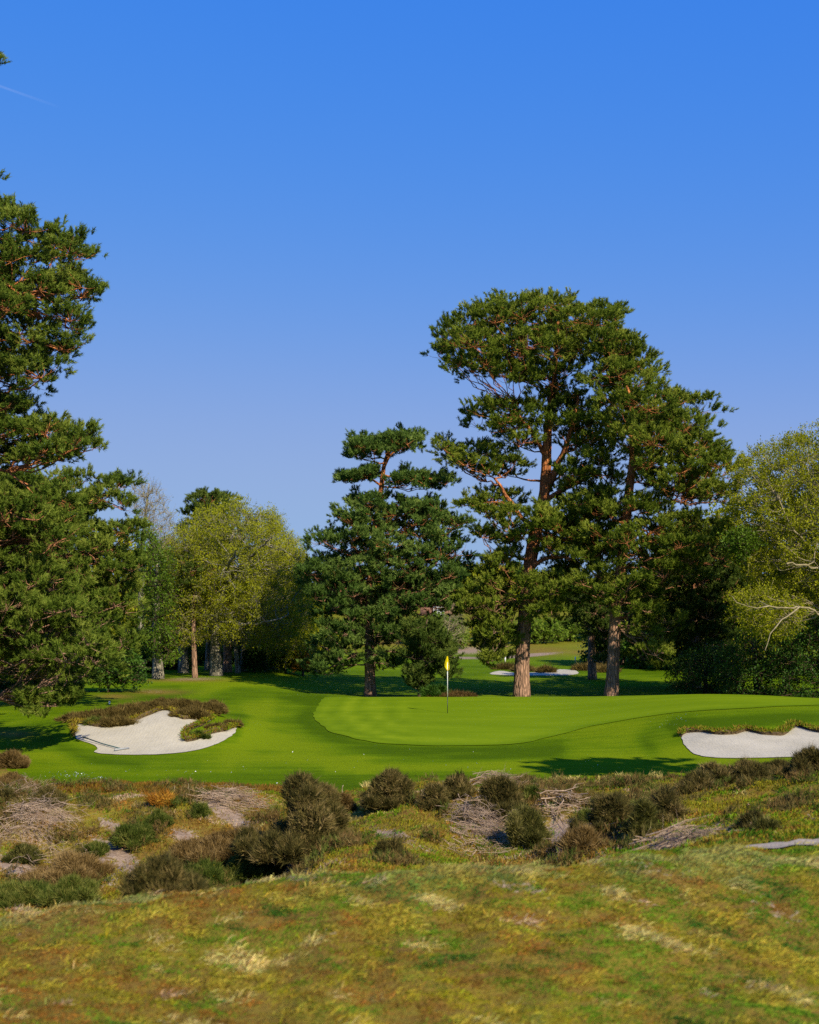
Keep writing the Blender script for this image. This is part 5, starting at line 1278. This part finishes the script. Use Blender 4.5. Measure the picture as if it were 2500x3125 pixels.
for poly, n, pal, L, sh in ((topR, 5200, [GREENC * .8, GREENC, OLIVE * .8, YELL * .8, BROWN_], (.05, .17), (-.06, .42)), (topL, 5000, [OLIVE, BROWN_, YELL * .8], (.06, .15), (-.05, .35)), (tong, 4500, [OLIVE, BROWN_, GREENC], (.05, .14), (-.05, .25))):
    x, y = along(poly, n, .05, rng, sh); xs.append(x); ys.append(y)
    cs.append(np.stack(pal)[rng.integers(0, len(pal), n)] * rng.uniform(.6, 1.3, (n, 1))); Ls.append(rng.uniform(*L, n))
X, Y = np.concatenate(xs), np.concatenate(ys)
def turf_edge(poly, hgt, label):
    p = np.asarray(poly); seg = np.r_[0, np.cumsum(np.linalg.norm(np.diff(p, axis=0), axis=1))]
    s_ = np.arange(0, seg[-1], .06)
    x = np.interp(s_, seg, p[:, 0]); y = np.interp(s_, seg, p[:, 1])
    for _ in range(3): x[1:-1] = .25 * x[:-2] + .5 * x[1:-1] + .25 * x[2:]; y[1:-1] = .25 * y[:-2] + .5 * y[1:-1] + .25 * y[2:]
    j = (fbm(x * 3, y * 3, 3) - .5) * .16
    y = y + j; z = H(x, y); h_ = hgt * (.6 + .8 * vnoise(x * 2.3, y * 2.3)) * np.clip(np.minimum(s_, seg[-1] - s_) / .5, .1, 1)
    mb = MB(); n_ = len(x)
    rows = [np.stack([x, y - .02, z - .03], 1), np.stack([x, y - .05, z + h_ * .75], 1), np.stack([x, y - .02, z + h_], 1), np.stack([x, y + .22, H(x, y + .22) + h_ * .55], 1), np.stack([x, y + .5, H(x, y + .5) - .01], 1)]
    v = np.concatenate(rows); i_ = np.arange(n_ - 1)
    q_ = np.concatenate([np.stack([i_ + r * n_, i_ + 1 + r * n_, i_ + 1 + (r + 1) * n_, i_ + (r + 1) * n_], 1) for r in range(4)])
    mb.add(v, None, q_)
    o = mb.build("turf_bank", M['soil'], smooth=True); tag(o, label, "turf edge", None, "structure")
turf_edge(topR, .12, "undercut turf edge along the back of the right bunker")
turf_edge(topL, .12, "undercut earth edge under the heather at the back of the left bunker")
turf_edge(tong, .14, "undercut turf edge of the grassy tongue in the left bunker")
zo = np.concatenate([np.full(len(a_), h_) for a_, h_ in zip(ys, (.12, .09, .11))])
blades("lip_grass", "ragged dry grass fringe on the bunker lips", X, Y, np.concatenate(Ls), np.full(len(X), .018), np.concatenate(cs), np.array([0, -.35, .45]), .5, 608, zoff=zo)
rng = np.random.default_rng(609)
xs, ys = [], []
for px, py, w in [(1560, 2392, 20), (1632, 2396, 34), (1700, 2394, 24), (1745, 2390, 26), (1850, 2388, 24), (1905, 2382, 36), (2003, 2378, 24), (1120, 2402, 12)]:
    b = hit(px, py, 25, 40); k = int(w * 9)
    xs.append(b[0] + rng.normal(size=k) * w / F * b[1] * .5); ys.append(b[1] + rng.normal(size=k) * .18)
X, Y = np.concatenate(xs), np.concatenate(ys)
blades("dry_grass", "pale straw tussocks along the edge of the mown turf", X, Y, rng.uniform(.10, .22, len(X)), np.full(len(X), .013), STRAW * rng.uniform(.7, 1.25, (len(X), 1)), np.array([0, 0, 1.]), .3, 610)
# daisies in the mown turf
rng = np.random.default_rng(611)
xs, ys = [], []
for px, py, w, h, k in [(215, 2365, 60, 10, 60), (300, 2376, 30, 4, 20), (880, 2390, 30, 4, 14), (1250, 2330, 700, 50, 22), (2060, 2195, 90, 20, 25), (500, 2350, 300, 25, 25)]:
    for _ in range(k):
        b = hit(px + rng.normal() * w * .5, py + rng.normal() * h * .5, 30, 60); xs.append(b[0]); ys.append(b[1])
X, Y = np.array(xs), np.array(ys)
blades("daisies", "tiny white daisies scattered in the mown turf", X, Y, rng.uniform(.02, .035, len(X)), np.full(len(X), .028), np.full((len(X), 3), .8), np.array([.2, -.8, .3]), .3, 612, zoff=.02, cat="daisies")

# ------------------------------------------------------------------ flagstick, rake, posts, far house
M['white'] = plain_mat('white paint', (.74, .74, .72), (.82, .82, .80), 30, .4, .4)
M['black'] = plain_mat('dark green black paint', (.012, .018, .012), (.022, .03, .02), 30, .45, .4)
M['yellow'] = leaf_mat('yellow flag cloth', [(0, (.80, .62, .004)), (1, (.86, .70, .006))], .35, .7, .15)
M['green_paint'] = plain_mat('teal handle', (.02, .06, .065), (.035, .085, .09), 20, .5, .2)
M['metal'] = plain_mat('grey rake head', (.22, .23, .23), (.32, .33, .33), 30, .45, .5)
M['brick'] = plain_mat('red brick', (.26, .13, .09), (.36, .19, .13), 12, .9, .1)
M['tile'] = plain_mat('roof tiles', (.16, .10, .075), (.25, .16, .12), 10, .85, .1)
M['glass'] = plain_mat('window glass', (.10, .13, .15), (.14, .17, .19), 4, .08, .6)

fb = hit(1366, 2178, 40, 60); fh = (2178 - 2003) / F * fb[1]
e = empty("flagstick", fb + [0, 0, .018], "white and black flagstick with a limp yellow flag on the putting green", "flagstick")
zs = (2178 - 2126) / F * fb[1]
m = MB(); m.tube([fb + [0, 0, -.1], fb + [0, 0, zs]], [.013, .013], 12); m.build("lower_pole", M['black'], e, True, fb + [0, 0, .018])
m = MB(); m.tube([fb + [0, 0, zs], fb + [0, 0, fh - .03]], [.0135, .0135], 12); m.build("upper_pole", M['white'], e, True, fb + [0, 0, .018])
# limp triangular flag: hoist along the pole, cloth hanging in folds, its lower corner blown across
ft = fh; fbz = fh - (2047 - 2003) / F * fb[1]
nu, nv = 22, 26
cl = []
left_px = np.array([[0, -2], [6, -4], [14, -6.5], [24, -9], [33, -10.5], [36, -8], [40, -4], [44, -1.5]])
right_px = np.array([[0, 1], [6, 2.5], [14, 4], [24, 5], [33, 5.2], [38, 5], [41, 4], [44, 1.2]])
for iv in range(nv):
    s = iv / (nv - 1) * 44
    lx = np.interp(s, left_px[:, 0], left_px[:, 1]); rx = np.interp(s, right_px[:, 0], right_px[:, 1])
    for iu in range(nu):
        t = iu / (nu - 1)
        x = (lx + (rx - lx) * t) / F * fb[1]
        y = .045 * math.sin(t * 2 * math.pi * 1.5 + s * .06) * (s / 44) ** .6 - .03
        z = ft - s / F * fb[1]
        cl.append((fb[0] + x, fb[1] + y, fb[2] + z))
q = [(a * nu + b_, a * nu + b_ + 1, (a + 1) * nu + b_ + 1, (a + 1) * nu + b_) for a in range(nv - 1) for b_ in range(nu - 1)]
m = MB(); m.add(cl, None, q); fl = m.build("flag", M['yellow'], e, True, fb + [0, 0, .018])
sol = fl.modifiers.new("thickness", 'SOLIDIFY'); sol.thickness = .003

# rake resting across the left bunker's edge
ra = hit(253, 2262, 33, 48); rb = hit(372, 2292, 33, 48)
ra = ra + [0, 0, .12]; rb = rb + [0, 0, .06]
e = empty("rake", rb - [0, 0, .04], "long teal handled rake lying across the sand of the left bunker", "rake")
bo = rb - [0, 0, .04]
mid = (ra + rb) * .5 - [0, 0, .02]
m = MB(); m.tube([ra + (rb - ra) * .12, mid, rb], [.017, .017, .017], 8); m.build("handle", M['green_paint'], e, True, bo)
m = MB(); m.tube([ra, ra + (rb - ra) * .12], [.022, .022], 8); m.build("grip", M['black'], e, True, bo)
hd = unit(np.cross(unit(rb - ra), np.array([0, 0, 1.])))
m = MB(); m.tube([rb - hd * .25, rb + hd * .25], [.024, .024], 8)
for t in np.linspace(-.23, .23, 11): m.tube([rb + hd * t, rb + hd * t - np.array([-.01, 0, .075])], [.009, .006], 5)
m.build("head", M['metal'], e, True, bo)

def post(label, px, py, hpx, wpx, dmin, dmax=200, cap=False, mat='white', name="marker_post", cat="post", group="white marker posts by the left wood"):
    b = hit(px, py, dmin, dmax); h = hpx / F * b[1]; r = wpx / F * b[1] / 2
    e = empty(name, b, label, cat, group)
    m = MB(); m.tube([b - [0, 0, .05], b + [0, 0, h * .72 if cap else h]], [r, r], 10); m.build("post", M[mat], e, True, b)
    if cap:
        m = MB(); m.tube([b + [0, 0, h * .72], b + [0, 0, h * .95], b + [0, 0, h]], [r * 1.05, r * 1.05, r * .6], 10); m.build("cap", M['black'], e, True, b)
post("white post with a black top on the turf right of the drooping pine boughs", 334, 2150, 14, 5, 44, cap=True)
post("white post under the left pines, right of its neighbour", 97, 2147, 11, 4, 44)
post("white post under the left pines, left of its neighbour", 79, 2147, 10, 4, 44)
post("pale wooden stake far off between the two big trunks", 1756, 2018, 14, 3, 90, mat='white', group="far stakes on the fairway")
post("thin pale stake far off left of the big trunk", 1542, 2020, 16, 3, 90, mat='white', group="far stakes on the fairway")

# pale tangle of roots on the far slope
rng = np.random.default_rng(702)
b = hit(1735, 1950, 120, 260); m = MB()
for _ in range(40):
    p = b + np.array([rng.normal() * .45, rng.normal() * .25, 0]); d = unit(np.array([rng.normal(), rng.normal(), abs(rng.normal()) + .4]))
    m.tube([p, p + d * .35 + rng.normal(size=3) * .06, p + d * .75], [.10, .08, .03], 5)
o = m.build("root_heap", M['twig_dead'], base=b); o.location = b; tag(o, "pale pinkish heap of grubbed up roots on the distant slope", "root heap")

# house on the far hill, seen between the centre pine and the big pine
hb = P(1345, 1893, 222); hb[2] = float(H(hb[0], hb[1]))
e = empty("house", hb, "distant brick house with a white glazed bay on the hill between the pines", "house")
hz = CAMZ - (1893 - HY) / F * 222 - hb[2]
m = MB(); m.box(hb + [-.6, 3.2, 1.2 + hz * .5], (5.6, 6, 2.6 + hz)); m.build("wall", M['brick'], e, base=hb)
top = 2.5 + hz
m = MB(); m.add([hb + [-3.7, -.2, top], hb + [2.5, -.2, top], hb + [2.5, 6.6, top], hb + [-3.7, 6.6, top], hb + [-2.7, 3.2, top + 1.6], hb + [1.5, 3.2, top + 1.6]], [(0, 4, 3), (1, 2, 5)], [(0, 1, 5, 4), (2, 3, 4, 5), (3, 2, 1, 0)]); m.build("roof", M['tile'], e, base=hb)
for cx in (-.3,):
    m = MB(); z0 = hz + .3
    for k in range(4): m.box(hb + [cx - .9 + k * .6, .0, z0 + .9], (.10, .5, 1.9))
    m.box(hb + [cx, 0, z0 + 1.9], (2.0, .56, .14)); m.box(hb + [cx, 0, z0], (2.0, .56, .2)); m.box(hb + [cx, 0, z0 + 1.2], (1.9, .40, .07))
    w = m.build("window", M['white'], e, base=hb)
    m = MB(); m.box(hb + [cx, .08, z0 + .95], (1.8, .1, 1.7)); m.build("pane", M['glass'], w, base=hb)

# vapour trail high in the sky
m, nt, out = new_mat('vapour trail')
em = nt.nodes.new("ShaderNodeBsdfDiffuse"); em.inputs[0].default_value = (.9, .9, .92, 1)
tr = nt.nodes.new("ShaderNodeBsdfTransparent"); mx = nt.nodes.new("ShaderNodeMixShader")
a = attr(nt, "tint"); nt.links.new(a.outputs['Fac'], mx.inputs[0]); nt.links.new(tr.outputs[0], mx.inputs[1]); nt.links.new(em.outputs[0], mx.inputs[2]); nt.links.new(mx.outputs[0], out.inputs[0])
p0, p1 = P(-700, 15, 9000), P(190, 330, 9000)
k = 24; s = np.linspace(0, 1, k)[:, None]
mb = MB(); mb.tube(p0 + (p1 - p0) * s, np.linspace(4.0, 9.0, k), 8, cap=False, tint=np.repeat(np.linspace(.14, 0, k), 8))
o = mb.build("vapour_trail", m, smooth=True); tag(o, "faint white aircraft vapour trail high at the upper left of the sky", "vapour trail")
o.visible_shadow = True
